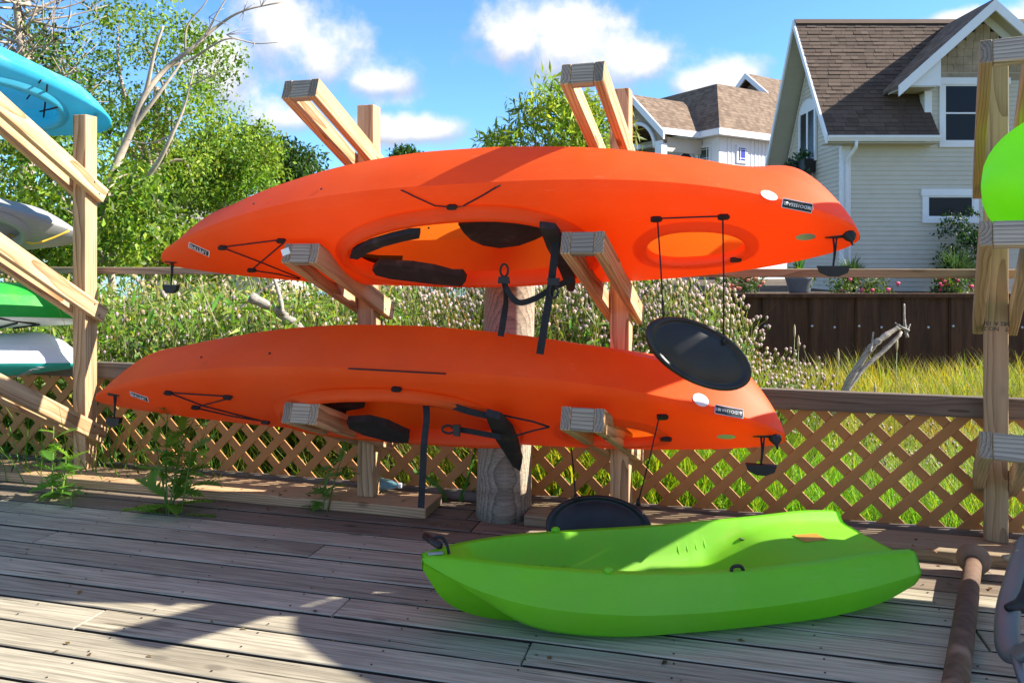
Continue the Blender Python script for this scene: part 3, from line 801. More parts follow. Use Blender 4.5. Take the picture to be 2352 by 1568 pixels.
# outfitting of the upper cockpit
plate_local('thigh_brace', [(806, 580), (812, 566), (850, 548), (900, 533), (940, 524), (966, 523), (966, 534), (930, 541), (885, 553), (848, 568), (825, 583)], .085, .03, MT['foam'], KA, MA)
plate_local('thigh_brace', [(858, 607), (872, 594), (950, 599), (1000, 607), (1040, 618), (1064, 618), (1073, 631), (1062, 645), (1000, 640), (900, 628), (866, 619)], .085, .03, MT['foam'], KA, MA)
plate_local('foot_brace', [(828, 582), (870, 586), (926, 587), (922, 612), (885, 609), (850, 600)], -.05, .02, MT['black'], KA, MA)
plate_local('seat_pad', [(1055, 500), (1130, 490), (1250, 492), (1300, 512), (1262, 520), (1232, 535), (1195, 549), (1150, 555), (1112, 549), (1085, 537), (1068, 520)], -.06, .035, MT['foam'], KA, MA)
plate_local('backrest', [(1240, 508), (1275, 512), (1300, 545), (1316, 600), (1322, 648), (1318, 656), (1306, 655), (1285, 605), (1258, 556)], .09, .03, MT['foam'], KA, MA)
YA = 3.02
ribbon('seat_strap', [at(1278, 540, 3.0), at(1272, 600, 2.98), at(1262, 680, 2.97), at(1250, 750, 2.97), at(1240, 813, 2.97)], .030, MT['web'], KA, U)
ribbon('seat_strap', [at(1157, 640, 3.06), at(1164, 665, 3.05), at(1190, 694, 3.04), at(1230, 685, 3.03), at(1272, 660, 3.03), at(1318, 640, 3.06)], .024, MT['web'], KA, [U, UP])
ribbon('seat_strap', [at(1156, 640, 3.06), at(1162, 690, 3.06), at(1156, 735, 3.06), at(1150, 772, 3.06)], .026, MT['web'], KA, [Vector((.3, .9, 0)), U])
def buckle(parent, c, M3, nm='buckle'):
    pts = []
    for k in range(12):
        a = 2 * math.pi * k / 12; pts.append(c + M3[0] * math.cos(a) * .016 + M3[1] * (math.sin(a) * .026 + .012))
    V1, F1 = tube(pts + [pts[0]], .005, 6)
    V2, F2 = prism([c + M3[0] * x + M3[1] * y for x, y in ((-.021, -.012), (.021, -.012), (.024, -.04), (-.024, -.04))], M3[2] * .012)
    V, Fs = join([(V1, F1), (V2, F2)])
    return mobj(nm, V, Fs, MT['black'], parent, parent.matrix_basis.inverted(), smooth=False)
buckle(KA, at(1158, 628, 3.05), (U, UP, NF)); buckle(KA, at(1272, 662, 2.96), (U, -UP, NF))
# lower cockpit
plate_local('thigh_brace', [(800, 955), (850, 952), (890, 962), (920, 976), (942, 986), (941, 1003), (900, 1001), (840, 985), (806, 970)], .075, .03, MT['foam'], KB, MB_)
plate_local('seat_pad', [(700, 926), (800, 922), (840, 922), (800, 930), (790, 955), (760, 950)], -.02, .03, MT['foam'], KB, MB_)
plate_local('backrest', [(1118, 938), (1150, 946), (1178, 975), (1190, 1005), (1201, 1048), (1197, 1067), (1180, 1056), (1158, 1020), (1135, 985)], .105, .03, MT['foam'], KB, MB_)
ribbon('seat_strap', [at(978, 922, 3.12), at(980, 960, 3.05), at(974, 1020, 3.02), at(971, 1090, 3.02), at(967, 1166, 3.02)], .027, MT['web'], KB, [U, U])
ribbon('seat_strap', [at(985, 926, 3.1), at(1030, 930, 3.08), at(1080, 945, 3.06), at(1135, 958, 3.05)], .026, MT['web'], KB, UP)
ribbon('seat_strap', [at(1050, 985, 3.1), at(1090, 992, 3.08), at(1150, 1003, 3.05)], .022, MT['web'], KB, UP)
buckle(KB, at(1036, 986, 3.08), (UP, -U, NF))
for a in ((1150, 952), (1175, 1003)):
    tube_obj('backrest_bungee', [at(a[0], a[1], 3.04), at(1225, 968 + (a[1] - 952) * .4, 2.99), at(1262, 980, 2.97)], .004, MT['web'], KB, seg=6)

# hatch lids hanging on their cords
def lid(label, c, ax, ay, nn, a, b_, cords):
    M = frame(c, ax, ay, nn); root = thing('hatch_lid', label, 'hatch lid', M=M)
    V = []; Fs = []; seg = 56
    prof = [(0.0, -.012), (.70, -.014), (.80, -.006), (.90, -.006), (.97, -.004), (1.0, .006), (.985, .022), (.95, .028), (.90, .028), (.86, .022), (.82, .018), (.78, .022), (.4, .026), (0.0, .028)]
    for r, z in prof:
        for k in range(seg):
            t = 2 * math.pi * k / seg; V.append((r * a * math.cos(t), r * b_ * math.sin(t), z))
    for i in range(len(prof) - 1):
        for k in range(seg): Fs.append((i * seg + k, i * seg + (k + 1) % seg, (i + 1) * seg + (k + 1) % seg, (i + 1) * seg + k))
    mobj('lid_plate', V, Fs, MT['lid'], root, smooth=True)
    for p, q in cords:
        tube_obj('cord', [p, p.lerp(q, .5) + U * .002, q], .003, MT['web'], root, seg=6)
        tube_obj('cord_tab', [q - UP * .010, q + UP * .014], [.020, .012], MT['black'], root, seg=8, flat=.5)
    return root
YL = 2.72
HITM = None
tl = R(-27); lx = (Vector((1, 0, 0)) * math.cos(tl) + UP * math.sin(tl)).normalized(); ln = Vector((-.05, -.86, .22)); ln = (ln - lx * ln.dot(lx)).normalized(); ly = ln.cross(lx)
lid('black oval hatch lid hanging in the air against the lower kayak stern', at(1602, 812, YL), lx, ly, ln, .205, .105,
    [(ht(BA, 1510, 500), at(1524, 744, YL + .01)), (ht(BA, 1660, 496), at(1662, 782, YL))])
lx2 = Vector((.99, -.1, -.03)).normalized(); ln2 = Vector((0, -.9, .35)); ln2 = (ln2 - lx2 * ln2.dot(lx2)).normalized(); ly2 = ln2.cross(lx2)
lid('black oval hatch lid hanging down to the deck behind the lime kayak', at(1375, 1212, 3.14), lx2, ly2, ln2, .218, .13,
    [(ht(BB, 1310, 1008), at(1322, 1142, 3.15)), (ht(BB, 1515, 954), at(1466, 1152, 3.12))])

# ------------------------------------------------------------------ lime youth kayak
def smooth_interp(xs, ys, t):
    i = max(0, min(len(xs) - 2, int(np.searchsorted(xs, t) - 1)))
    x0, x1 = xs[i], xs[i + 1]; u = (t - x0) / (x1 - x0)
    def sl(k):
        if k <= 0: return (ys[1] - ys[0]) / (xs[1] - xs[0])
        if k >= len(xs) - 1: return (ys[-1] - ys[-2]) / (xs[-1] - xs[-2])
        return (ys[k + 1] - ys[k - 1]) / (xs[k + 1] - xs[k - 1])
    m0, m1 = sl(i) * (x1 - x0), sl(i + 1) * (x1 - x0)
    return (2 * u ** 3 - 3 * u ** 2 + 1) * ys[i] + (u ** 3 - 2 * u ** 2 + u) * m0 + (-2 * u ** 3 + 3 * u ** 2) * ys[i + 1] + (u ** 3 - u ** 2) * m1
TX = [0, .04, .1, .2, .35, .5, .65, .8, .92, 1.0]
YW = [.022, .075, .135, .208, .268, .295, .30, .295, .282, .262]            # widest crease
YG = [.012, .052, .098, .160, .212, .238, .248, .248, .242, .232]            # gunwale
ZG = [.248, .249, .247, .236, .218, .205, .203, .209, .218, .212]
ZC = [.235, .205, .168, .132, .108, .102, .104, .116, .136, .150]           # crease height
ZK = [.200, .095, .035, .002, .0, .0, .0, .004, .03, .07]                 # keel
ZLo = [.222, .190, .130, .038, .002, .0, .0, .004, .03, .07]              # side lobes
FLX = [0, .05, .09, .12, .2, .3, .42, .55, .64, .70, .76, .85, 1.0]
FLZ = [.244, .245, .240, .19, .125, .075, .060, .058, .072, .120, .166, .184, .176]
def lime_mesh(L=1.72, N=110):
    V = []; rows = []; Fs = []; sharp = set(); mi = []
    for i in range(N):
        t = i / (N - 1); t = t ** 1.15
        I = lambda ys: smooth_interp(TX, ys, t)
        w_, g, zg, zc, zk, zl = I(YW), I(YG), I(ZG), I(ZC), I(ZK), I(ZLo)
        fz = smooth_interp(FLX, FLZ, t); fz = min(fz, zg - .002)
        cw = .86 * w_
        half = []
        tun = (.018 if t > .25 else .018 * t / .25) + max(0, (zl - zk) * .60)
        half += [(0, zk), (.14 * w_, zk + .002), (.30 * w_, zk * .5 + zl * .5 + tun * .8), (.42 * w_, zl + tun * .35), (.60 * w_, zl), (.76 * w_, zl + .006), (cw, zl + .022)]
        c0 = len(half) - 1
        half += [(cw + (w_ - cw) * .45, zl + .022 + (zc - zl - .022) * .36), (cw + (w_ - cw) * .8, zl + .022 + (zc - zl - .022) * .7), (w_, zc)]
        w0 = len(half) - 1
        half += [(w_ * .7 + g * .3, zc * .66 + zg * .34), (w_ * .36 + g * .64, zc * .33 + zg * .67), (g + .004, zg - .006), (g - .004, zg)]
        inner = max(g - .028, g * .55)
        half += [(max(inner, .004), zg + .0)]
        g0 = len(half) - 1
        # inside: wall to floor
        dep = zg - fz
        fr = inner * (.70 + .16 * max(0, min(1, (t - .62) / .12)))
        half += [(inner - (inner - fr) * .25, zg - dep * .25), (inner - (inner - fr) * .55, zg - dep * .62), (fr, zg - dep * .90), (fr * .84, fz + dep * .015), (fr * .55, fz), (fr * .25, fz - .001), (0, fz)]
        sec = half + [(-y, z) for y, z in half[1:-1]][::-1]
        rows.append(len(V)); V += [(t * L, y, z) for y, z in sec]
    m = len(sec)
    for i in range(N - 1):
        for j in range(m):
            j2 = (j + 1) % m; Fs.append((rows[i] + j, rows[i] + j2, rows[i + 1] + j2, rows[i + 1] + j))
            mi.append(1 if g0 <= j < m - g0 else 0)
        for j in (c0, m - c0, w0, m - w0, g0, m - g0):
            sharp.add(tuple(sorted((rows[i] + j, rows[i + 1] + j))))
    Fs.append(tuple(range(m))); Fs.append(tuple(range(rows[-1], rows[-1] + m))[::-1]); mi += [0, 0]
    return mk_mesh('hull', V, Fs, [MT['lime'], MT['lime_inside']], smooth=True, mi=mi, sharp=sharp)
lime_me = lime_mesh()
bow = Vector((-.305, 2.585, .002)); ang = R(11.5)
lxv = Vector((math.cos(ang), math.sin(ang), 0)); MLm = frame(bow, lxv, UP.cross(lxv), UP)
LM = thing('lime_kayak', 'small lime green open kayak lying on the deck planks', 'kayak', M=MLm)
new_obj('hull', lime_me, LM); BL = bvh_of(lime_me, MLm)
def lime_local(t, y, z): return Vector((t * 1.72, y, z))
# toggle at the bow, pad eyes, plugs, sticker, foot wells, seat ribs
g = tube_obj('carry_handle', [MLm @ Vector((.02, .10, .272)), MLm @ Vector((.06, -.005, .274))], .0125, MT['black'], LM, seg=12)
tube_obj('handle_cord', [MLm @ Vector((.04, .05, .282)), MLm @ Vector((.07, .03, .290)), MLm @ Vector((.085, .0, .272)), MLm @ Vector((.09, -.015, .248))], .0055, MT['web'], LM, n=10)
board('bow_clip', MT['stone'], .05, .014, .008, MLm @ Matrix.Translation((.045, -.012, .252)), LM)
for t, sy in ((.735, 1), (.735, -1)):
    V, Fs = lathe([(.012, 0), (.012, .003), (.006, .001)], 16, Matrix.Translation((t * 1.72, sy * .16, .150))); mobj('drain_plug', V, Fs, MT['ink'], LM)
for t, sy in ((.30, 1), (.345, -1)):
    h = BL.ray_cast(MLm @ Vector((t * 1.72, sy * (smooth_interp(TX, YG, t) - .012), .6)), Vector((0, 0, -1)))[0]
    lo = MLm.inverted() @ h
    V, Fs = lathe([(.012, -.004), (.016, .004), (.016, .010), (.010, .016), (.004, .018)], 14, Matrix.Translation(lo)); mobj('pad_eye_boss', V, Fs, MT['lime'], LM, smooth=True)
lo = MLm.inverted() @ BL.ray_cast(MLm @ Vector((.60 * 1.72, -.236, .6)), Vector((0, 0, -1)))[0]
tube_obj('side_handle', [MLm @ (lo + Vector((-.022, 0, -.004))), MLm @ (lo + Vector((-.014, 0, .014))), MLm @ (lo + Vector((.014, 0, .014))), MLm @ (lo + Vector((.024, 0, -.002)))], .006, MT['black'], LM, n=12)
board('warning_sticker', plain('amber_sticker', (.42, .22, .03), .5), .10, .075, .001, MLm @ Matrix.Translation((.86 * 1.72, .035, .1858)) @ Matrix.Rotation(.0, 4, 'Y'), LM, ch=.0002)
for sy in (1, -1):                                       # foot steps moulded in the well
    for k, t in enumerate((.215, .265, .315)):
        g_ = smooth_interp(TX, YG, t) - .028
        V, Fs = prism([(t * 1.72 - .030, 0, .045), (t * 1.72 - .010, 0, .150 - k * .016), (t * 1.72 + .020, 0, .140 - k * .016), (t * 1.72 + .034, 0, .045)], (0, .075, 0))
        V = [Vector((v.x, sy * (v.y + g_ * .74 - .075) + (0), v.z)) for v in V]
        mobj('foot_step', V, Fs if sy > 0 else [f[::-1] for f in Fs], MT['lime_inside'], LM)
    for k in range(4):
        t = .585 + k * .022; g_ = smooth_interp(TX, YG, t) - .028
        V, Fs = tube([(t * 1.72, sy * g_ * .94, .165), (t * 1.72, sy * g_ * .88, .13), (t * 1.72, sy * g_ * .80, .10)], [.002, .005, .002], 8)
        mobj('seat_rib', V, Fs, MT['lime_inside'], LM, smooth=True)

# second lime kayak, standing on its side on the right-hand rack
ax2 = Vector((-.80, .58, .06)).normalized()                # towards its blunt stern
zc2 = Vector((.50, .80, .38)); zc2 = (zc2 - ax2 * zc2.dot(ax2)).normalized()     # its open side faces away from us
K2 = Kayak(L=3.0, B=.40, depth=.20, crown=.05, stern=(4.2, .52), ks=(8., .5), sheer=.03, ce=(.4, .15), chine=.72)
M2 = frame(at(2250, 428, 2.84) - ax2 * 1.5, ax2, zc2.cross(ax2), zc2)
L2 = thing('lime_kayak', 'lime green kayak turned on its side on the yellowed rack post', 'kayak', M=M2)
new_obj('shell', build_kayak(K2, MT['lime'], N=90), L2)

# unseen kayak added on the same rack, beyond the frame edge, to shade the deck
ax3 = Vector((-.95, .31, .0)).normalized(); zc3 = Vector((.28, .86, .42)); zc3 = (zc3 - ax3 * zc3.dot(ax3)).normalized()
M3 = frame(Vector((2.06, 2.86, 1.10)) - ax3 * 1.5, ax3, zc3.cross(ax3), zc3)
L3_shade = thing('orange_kayak', 'unseen orange kayak added on the yellowed rack post to shade the deck', 'kayak', M=M3)
new_obj('shell', build_kayak(Kayak(L=3.0, B=.36, stern=(3.4, .6)), MT['orange'], N=70), L3_shade)

# ------------------------------------------------------------------ kayaks stored at the left
def side_kayak(name, label, end_px, Y, dirv, rho, K, mat, dmat=None, flip=False, holes=()):
    tip = at(end_px[0], end_px[1], Y); x = -Vector(dirv).normalized()          # local +x (stern) points to the tip
    nf = x.cross(UP).normalized()
    dd = (nf * math.cos(R(rho)) - UP * math.sin(R(rho))).normalized(); y = dd.cross(x)
    M = frame(tip - x * K.L / 2 - dd * K.sheer, x, y, dd)
    root = thing(name, label, 'kayak', M=M)
    me = build_kayak(K, mat, holes, N=90, deck_mat=dmat); new_obj('shell', me, root)
    for h in holes: new_obj('deck_rim', rim_mesh(K, h, [(-.004, -.05), (-.004, .012), (.01, .02), (.03, .01), (.05, -.004)], dmat or mat), root)
    return root, M, bvh_of(me, M), K
dirL = Vector((-.70, -.71, 0))
kb, Mb, Bb, Kb = side_kayak('blue_kayak', 'sky blue kayak stored highest at the end of the rack', (256, 318), 4.62, (-.72, -.66, .12), 60, Kayak(L=2.9, B=.41, depth=.26, crown=.05, stern=(2.4, .7), ks=(6, .6), ce=(.45, .3)), MT['blue'], MT['blue'], holes=((.85, .32, .19, -.15),))
kg, Mg, Bg, Kg = side_kayak('grey_kayak', 'grey camouflage kayak with a yellow cord, under the blue kayak', (192, 560), 4.66, (-.75, -.66, .05), 50, Kayak(L=3.2, B=.33, depth=.24, crown=.06, stern=(2.2, .8), ks=(5, .7)), MT['greycamo'], MT['greycamo'], holes=((1.0, .28, .16, -.15),))
kn, Mn, Bn, Kn = side_kayak('green_kayak', 'two tone green kayak stacked upside down on the white kayak', (215, 738), 4.64, (-.86, -.50, .0), 86, Kayak(L=3.0, B=.33, depth=.24, crown=.07, stern=(3.0, .6), ks=(6, .6)), MT['green'], MT['white'])
kw, Mw, Bw, Kw = side_kayak('white_kayak', 'white hulled teal kayak stored upside down above the lowest arms', (196, 838), 4.62, (-.86, -.50, .0), 84, Kayak(L=3.0, B=.34, depth=.20, crown=.10, stern=(3.2, .6), ks=(6, .6)), MT['white'], MT['teal'])
h, n = hit(Bw, 66, 852)
new_obj('name_lettering', text_mesh('Malibu', .075, MT['inkgrey']), kw, rel(kw, decal_frame(h + n * .004, n, (-1, .4, 0))))
h, n = hit(Bb, 203, 196 + 0); V, Fs = lathe([(.03, 0), (.03, .0012)], 24, decal_frame(h, n, U)); mobj('oval_sticker', V, Fs, MT['sticker'], kb, Mb.inverted())
h, n = hit(Bb, 236, 304); V, Fs = lathe([(.014, 0), (.014, .006), (.008, .009)], 14, decal_frame(h, n, U)); mobj('drain_plug', V, Fs, MT['black'], kb, Mb.inverted())
for pts in ([(90, 190), (60, 232)], [(105, 200), (98, 275)], [(130, 250), (90, 262)]):
    tube_obj('deck_bungee', [hit(Bb, *p)[0] + hit(Bb, *p)[1] * .01 for p in pts], .005, MT['web'], kb, seg=6)
ycord = plain('yellow_cord', (.62, .36, .03), .7)
tube_obj('deck_cord', [hit(Bg, *p)[0] + hit(Bg, *p)[1] * .012 for p in ((20, 540), (70, 556), (110, 548), (156, 532))], .006, ycord, kg, seg=6, n=12)
for pts in ([(0, 748), (40, 738)], [(30, 750), (90, 742), (95, 752)]):
    tube_obj('deck_bungee', [hit(Bn, *p)[0] + hit(Bn, *p)[1] * .01 for p in pts], .006, MT['web'], kn, seg=6)

# ================================================================== THINGS ON THE RIGHT AND SMALL THINGS
rp0, rp1 = Vector((1.83, 3.03, .055)), Vector((1.20, 2.08, .042))
rust = thing('rusty_pole', 'rusty iron pole with a round knob lying on the deck', 'pole', rp1)
tube_obj('pole', [rp0, rp0.lerp(rp1, .3), rp0.lerp(rp1, .32), rp1, rp1 + (rp1 - rp0) * .5], [.031, .032, .034, .035, .035], MT['rust'], rust, seg=20)
V, Fs = lathe([(.004, -.036), (.036, -.032), (.058, -.014), (.062, .005), (.055, .024), (.036, .038), (.004, .042)], 24, frame(rp0 + Vector((0, 0, .004)), *(lambda q: (q.orthogonal().normalized(), q.cross(q.orthogonal().normalized()), q))((rp0 - rp1).normalized())))
mobj('knob', V, Fs, plain('knob_rust', (.25, .17, .115), .85, var=.3, bump=.4), rust, rust.matrix_basis.inverted(), smooth=True)
fr_pts = [at(2400, 1225, 2.55), at(2345, 1240, 2.52), at(2325, 1280, 2.48), at(2306, 1340, 2.42), at(2290, 1400, 2.36), at(2287, 1470, 2.30), at(2300, 1500, 2.26), at(2335, 1490, 2.22), at(2380, 1440, 2.20)]
fr_pts = [p + Vector((.035, 0, 0)) for p in fr_pts]
fm = thing('metal_frame', 'silver rounded metal frame standing at the deck edge by the rusty pole', 'frame', Vector((1.62, 2.3, 0)))
tube_obj('frame_tube', fr_pts, .019, MT['alu'], fm, seg=14, n=48, flat=1.9, up=NF)
tube_obj('inner_strap', [at(2338, 1262, 2.50), at(2362, 1300, 2.47)], .012, MT['rope'], fm, seg=8)
tube_obj('brace', [at(2380, 1330, 2.40), at(2350, 1385, 2.36), at(2312, 1395, 2.34)], [.03, .028, .01], MT['black'], fm, seg=10, n=10)
tube_obj('leg', [at(2330, 1500, 2.24), Vector((at(2360, 1575, 2.16).x, 2.16, .012))], .014, MT['alu'], fm, seg=10)
tube_obj('leg', [at(2420, 1300, 2.5), Vector((1.86, 2.52, .012))], .014, MT['alu'], fm, seg=10)
def rope_obj(name, pts, r, n=80, turns=26):
    P = curve_pts(pts, n); parts = []
    for st in range(3):
        Q = []
        for i, p in enumerate(P):
            dd = (P[min(i + 1, n)] - P[max(i - 1, 0)]).normalized(); s = dd.cross(UP).normalized(); t_ = s.cross(dd)
            a = i / n * turns + st * 2.094; Q.append(p + s * math.cos(a) * r * .5 + t_ * math.sin(a) * r * .5)
        parts.append(tube(Q, r * .55, 6))
    V, Fs = join(parts); return mobj(name, V, Fs, MT['rope'], smooth=True)
tag(rope_obj('rope', [Vector((1.93, 3.00, .075)), Vector((2.03, 3.02, .085)), Vector((2.14, 2.96, .080)), Vector((2.10, 2.84, .03)), Vector((1.98, 2.80, .022)), Vector((1.93, 2.86, .024)), Vector((1.99, 2.92, .03)), Vector((2.08, 2.88, .03)), Vector((2.3, 2.7, .025))], .012), 'tan twisted rope lying in a loop by the yellowed rack post', 'rope')
bt = thing('plastic_bottle', 'crushed pale blue plastic bottle lying beside a rack post base', 'bottle', fp(.04, -.13, .05))
pm, t_ = base_mat('bottle_plastic'); finish(t_, t_.n('ShaderNodeBsdfPrincipled', {'Base Color': (.35, .70, .85, 1), 'Roughness': .12, 'Transmission Weight': .7, 'IOR': 1.2}))
q = U; Mq = frame(fp(.04, -.07, .088), UP, -NF, U)
V, Fs = lathe([(.020, -.09), (.031, -.085), (.032, -.05), (.029, -.045), (.032, -.04), (.032, .01), (.028, .015), (.031, .03), (.022, .065), (.013, .085), (.013, .095)], 18, Mq)
mobj('bottle_body', V, Fs, pm, bt, bt.matrix_basis.inverted(), smooth=True)
V, Fs = lathe([(.015, .095), (.015, .11), (.012, .112)], 14, Mq); mobj('bottle_cap', V, Fs, MT['sticker'], bt, bt.matrix_basis.inverted())

# ================================================================== HOUSES
YHf = 19.0; XC = 8.22
H = thing('beige_house', 'beige sided house with steep brown roof, white trim and a dormer', 'house', (XC, YHf, .5))
Hi = H.matrix_basis.inverted()
XR0 = 7.67; YE, ZE = 18.58, 4.30; YR, ZR = 20.75, 7.76; YB, ZB = 23.3, 3.70; XE = 16.5
XD0, XD1 = 10.27, 13.1; XDm = (XD0 + XD1) / 2
sl_f = (ZR - ZE) / (YR - YE); sl_b = (ZR - ZB) / (YB - YR)
roofz = lambda y: ZE + (y - YE) * sl_f if y < YR else ZR - (y - YR) * sl_b
# core walls
def hb(name, a, b, mat, par=None):
    a, b = Vector(a), Vector(b); V, Fs = prism([(a.x, a.y, a.z), (b.x, a.y, a.z), (b.x, b.y, a.z), (a.x, b.y, a.z)], (0, 0, b.z - a.z))
    return mobj(name, V, Fs, mat, par or H, (par or H).matrix_basis.inverted() if (par or H) is H else Hi)
V, Fs = prism([(XC + .02, YHf + .02, .4), (XC + .02, YHf + .02, roofz(YHf) - .25), (XC + .02, YR, ZR - .35), (XC + .02, YB - .5, ZB + .2), (XC + .02, YB - .5, .4)], (8.2, 0, 0))
mobj('wall_core', V, Fs, MT['siding'], H, Hi)
V, Fs = prism([(XD0 + .02, YHf + .02, 4.0), (XD1 - .02, YHf + .02, 4.0), (XD1 - .02, YHf + .02, 6.0), (XDm, YHf + .02, 7.1), (XD0 + .02, YHf + .02, 6.0)], (0, 2.2, 0))
mobj('dormer_core', V, Fs, MT['siding'], H, Hi)
SP = .115
def lap(name, a, b, z, out, h=SP, mat=None, t=.026):      # a lapped siding board between a and b
    a, b, out = Vector(a), Vector(b), Vector(out)
    pr = [(0, 0), (t, 0), (t * .35, h + .012), (0, h + .012)]
    V = [p + out * o + UP * (z + q) for p in (a, b) for o, q in pr]
    Fs = [(0, 1, 2, 3), (7, 6, 5, 4)] + [(i, i + 4, (i + 1) % 4 + 4, (i + 1) % 4) for i in range(4)]
    return mobj(name, V, Fs, mat or MT['siding'], H, Hi)
z = .5
while z < 4.25:
    lap('siding_board', (XC, YHf, 0), (XE, YHf, 0), z, (0, -1, 0)); z += SP
z0 = z
while z < 5.95:
    lap('siding_board', (XD0, YHf, 0), (XD1, YHf, 0), z, (0, -1, 0)); z += SP
z = .5
while z < ZR - .6:                                        # gable end, clipped to the roof
    ya = YHf if z < roofz(YHf) - .3 else YE + (z + .32 - ZE) / sl_f
    yb = min(YB - .5, YR + (ZR - z - .35) / sl_b)
    if yb - ya > .08: lap('siding_board', (XC, yb, 0), (XC, ya, 0), z, (-1, 0, 0))
    z += SP
# roof planes
th = Vector((0, 0, -.14))
prism_obj('roof_deck', [(XR0, YE, ZE), (10.40, YE, ZE), (10.40, YR, ZR), (XR0, YR, ZR)], th, MT['shakedark'], H)
prism_obj('roof_deck', [(13.0, YE, ZE), (XE, YE, ZE), (XE, YR, ZR), (13.0, YR, ZR)], th, MT['shakedark'], H)
prism_obj('roof_deck', [(10.401, 19.5, roofz(19.5)), (12.999, 19.5, roofz(19.5)), (12.999, YR, ZR), (10.401, YR, ZR)], th, MT['shakedark'], H)
prism_obj('roof_deck', [(XR0, YR, ZR), (XE, YR, ZR), (XE, YB, ZB), (XR0, YB, ZB)], th, MT['shakedark'], H)
# shingles of the front slope: largest as parts, the rest joined
slope_len = math.hypot(YR - YE, ZR - ZE); ud = Vector((0, (YR - YE) / slope_len, (ZR - ZE) / slope_len)); un = Vector((0, -ud.z, ud.y))
rowsN = 30; rh = slope_len / rowsN; shv = []; cnt = 0
def shingle(x0, x1, r, lift):
    p = Vector((0, YE, ZE)) + ud * (r * rh); V = []
    for xx in (x0, x1):
        for (s, nn_) in ((0, .006), (0, .018 + lift), (rh * 1.15, .008), (rh * 1.15, .004)):
            V.append(Vector((xx, 0, 0)) + p + ud * s + un * nn_)
    return V, [(0, 1, 2, 3), (7, 6, 5, 4)] + [(i, i + 4, (i + 1) % 4 + 4, (i + 1) % 4) for i in range(4)]
for r in range(rowsN):
    x = XR0 - .01 + (-.12 if r % 2 else -.02) + random.uniform(-.05, .05)
    while x < XE:
        wv = random.choice((.20, .26, .32)); x1 = min(x + wv, XE); x0 = max(x, XR0)
        if x1 - x0 > .03:
            zz = ZE + (r + .5) * rh * ud.z
            under = x0 > XD0 - .9 + max(0, (zz - 5.0)) * 1.05 and zz < 7.3
            if not (x0 > 10.36 and x0 < XD1 and zz < 6.0):
                xe_ = min(x1, 10.40) if (x0 < XD1 and zz < 6.0) else x1
                g_ = shingle(x0, xe_ - .006, r, random.choice((0, .004, .010)))
                if cnt < 300 and x1 < 11.2 and not under: mobj('shingle', *g_, MT['shingle'], H, Hi); cnt += 1
                else: shv.append(g_)
        x = x1
rest = mobj('roof_shingles', *join(shv), MT['shingle'], H, Hi); rest['kind'] = 'stuff'
# ridge cap
V, Fs = prism([(XR0, YR - .13, ZR - .10), (XR0, YR, ZR + .05), (XR0, YR + .13, ZR - .10)], (XE - XR0, 0, 0)); mobj('ridge_cap', V, Fs, MT['shingle'], H, Hi)
# rake boards and soffits of the gable overhang
def rake(p, q, wv=.20, t=.05, mat='trim'):
    p, q = Vector(p), Vector(q); dd = (q - p).normalized()
    V, Fs = prism([p + UP * .02, q + UP * .02, q - UP * wv, p - UP * wv], (-t, 0, 0)); return mobj('rake_board', V, Fs, MT[mat], H, Hi)
rake((XR0, YE - .02, ZE), (XR0, YR, ZR)); rake((XR0, YR, ZR), (XR0, YB, ZB))
ns = 30
for k in range(ns):
    f0, f1 = k / ns, (k + .93) / ns
    for (y0, z0_, y1, z1) in ((YE, ZE, YR, ZR), (YB, ZB, YR, ZR)):
        pa = Vector((XR0 + .01, y0 + (y1 - y0) * f0, z0_ + (z1 - z0_) * f0 - .15)); pb = Vector((XR0 + .01, y0 + (y1 - y0) * f1, z0_ + (z1 - z0_) * f1 - .15))
        V, Fs = prism([pa, pb, pb - UP * .02, pa - UP * .02], (XC - XR0 - .01, 0, 0)); mobj('soffit_board', V, Fs, MT['soffit'], H, Hi)
# frieze trim along the gable wall under the back slope
V, Fs = prism([(XC - .03, YR, ZR - .36), (XC - .03, YB - .45, ZB + .30), (XC - .03, YB - .45, ZB + .12), (XC - .03, YR, ZR - .54)], (.02, 0, 0)); mobj('frieze_board', V, Fs, MT['siding'], H, Hi)
# gutter, soffit, downspout
XG1 = 10.40
V, Fs = prism([(XR0, YE + .02, ZE - .02), (XR0, YE - .10, ZE - .01), (XR0, YE - .10, ZE - .06), (XR0, YE - .05, ZE - .15), (XR0, YE + .02, ZE - .15)], (XG1 - XR0, 0, 0)); mobj('gutter', V, Fs, MT['trim'], H, Hi)
V, Fs = prism([(XR0, YE, ZE - .16), (XR0, YHf, ZE - .16), (XR0, YHf, ZE - .19), (XR0, YE, ZE - .19)], (XG1 - XR0, 0, 0)); mobj('eave_soffit', V, Fs, MT['soffit'], H, Hi)
tube_obj('downspout', [(XC + .14, YE - .04, ZE - .15), (XC + .14, YE - .02, ZE - .28), (XC + .08, YHf - .07, ZE - .55), (XC + .08, YHf - .07, ZE - .8), (XC + .08, YHf - .07, .5)], .042, MT['trim'], H, seg=8)
for wv, (xa, xb, ya, yb) in enumerate(((XC - .02, XC + .19, YHf - .03, YHf + .02), (XC - .028, XC + .02, YHf - .031, YHf + .14))):
    hb('corner_board', (xa, ya, .5), (xb, yb, ZE - .2), MT['trim'])
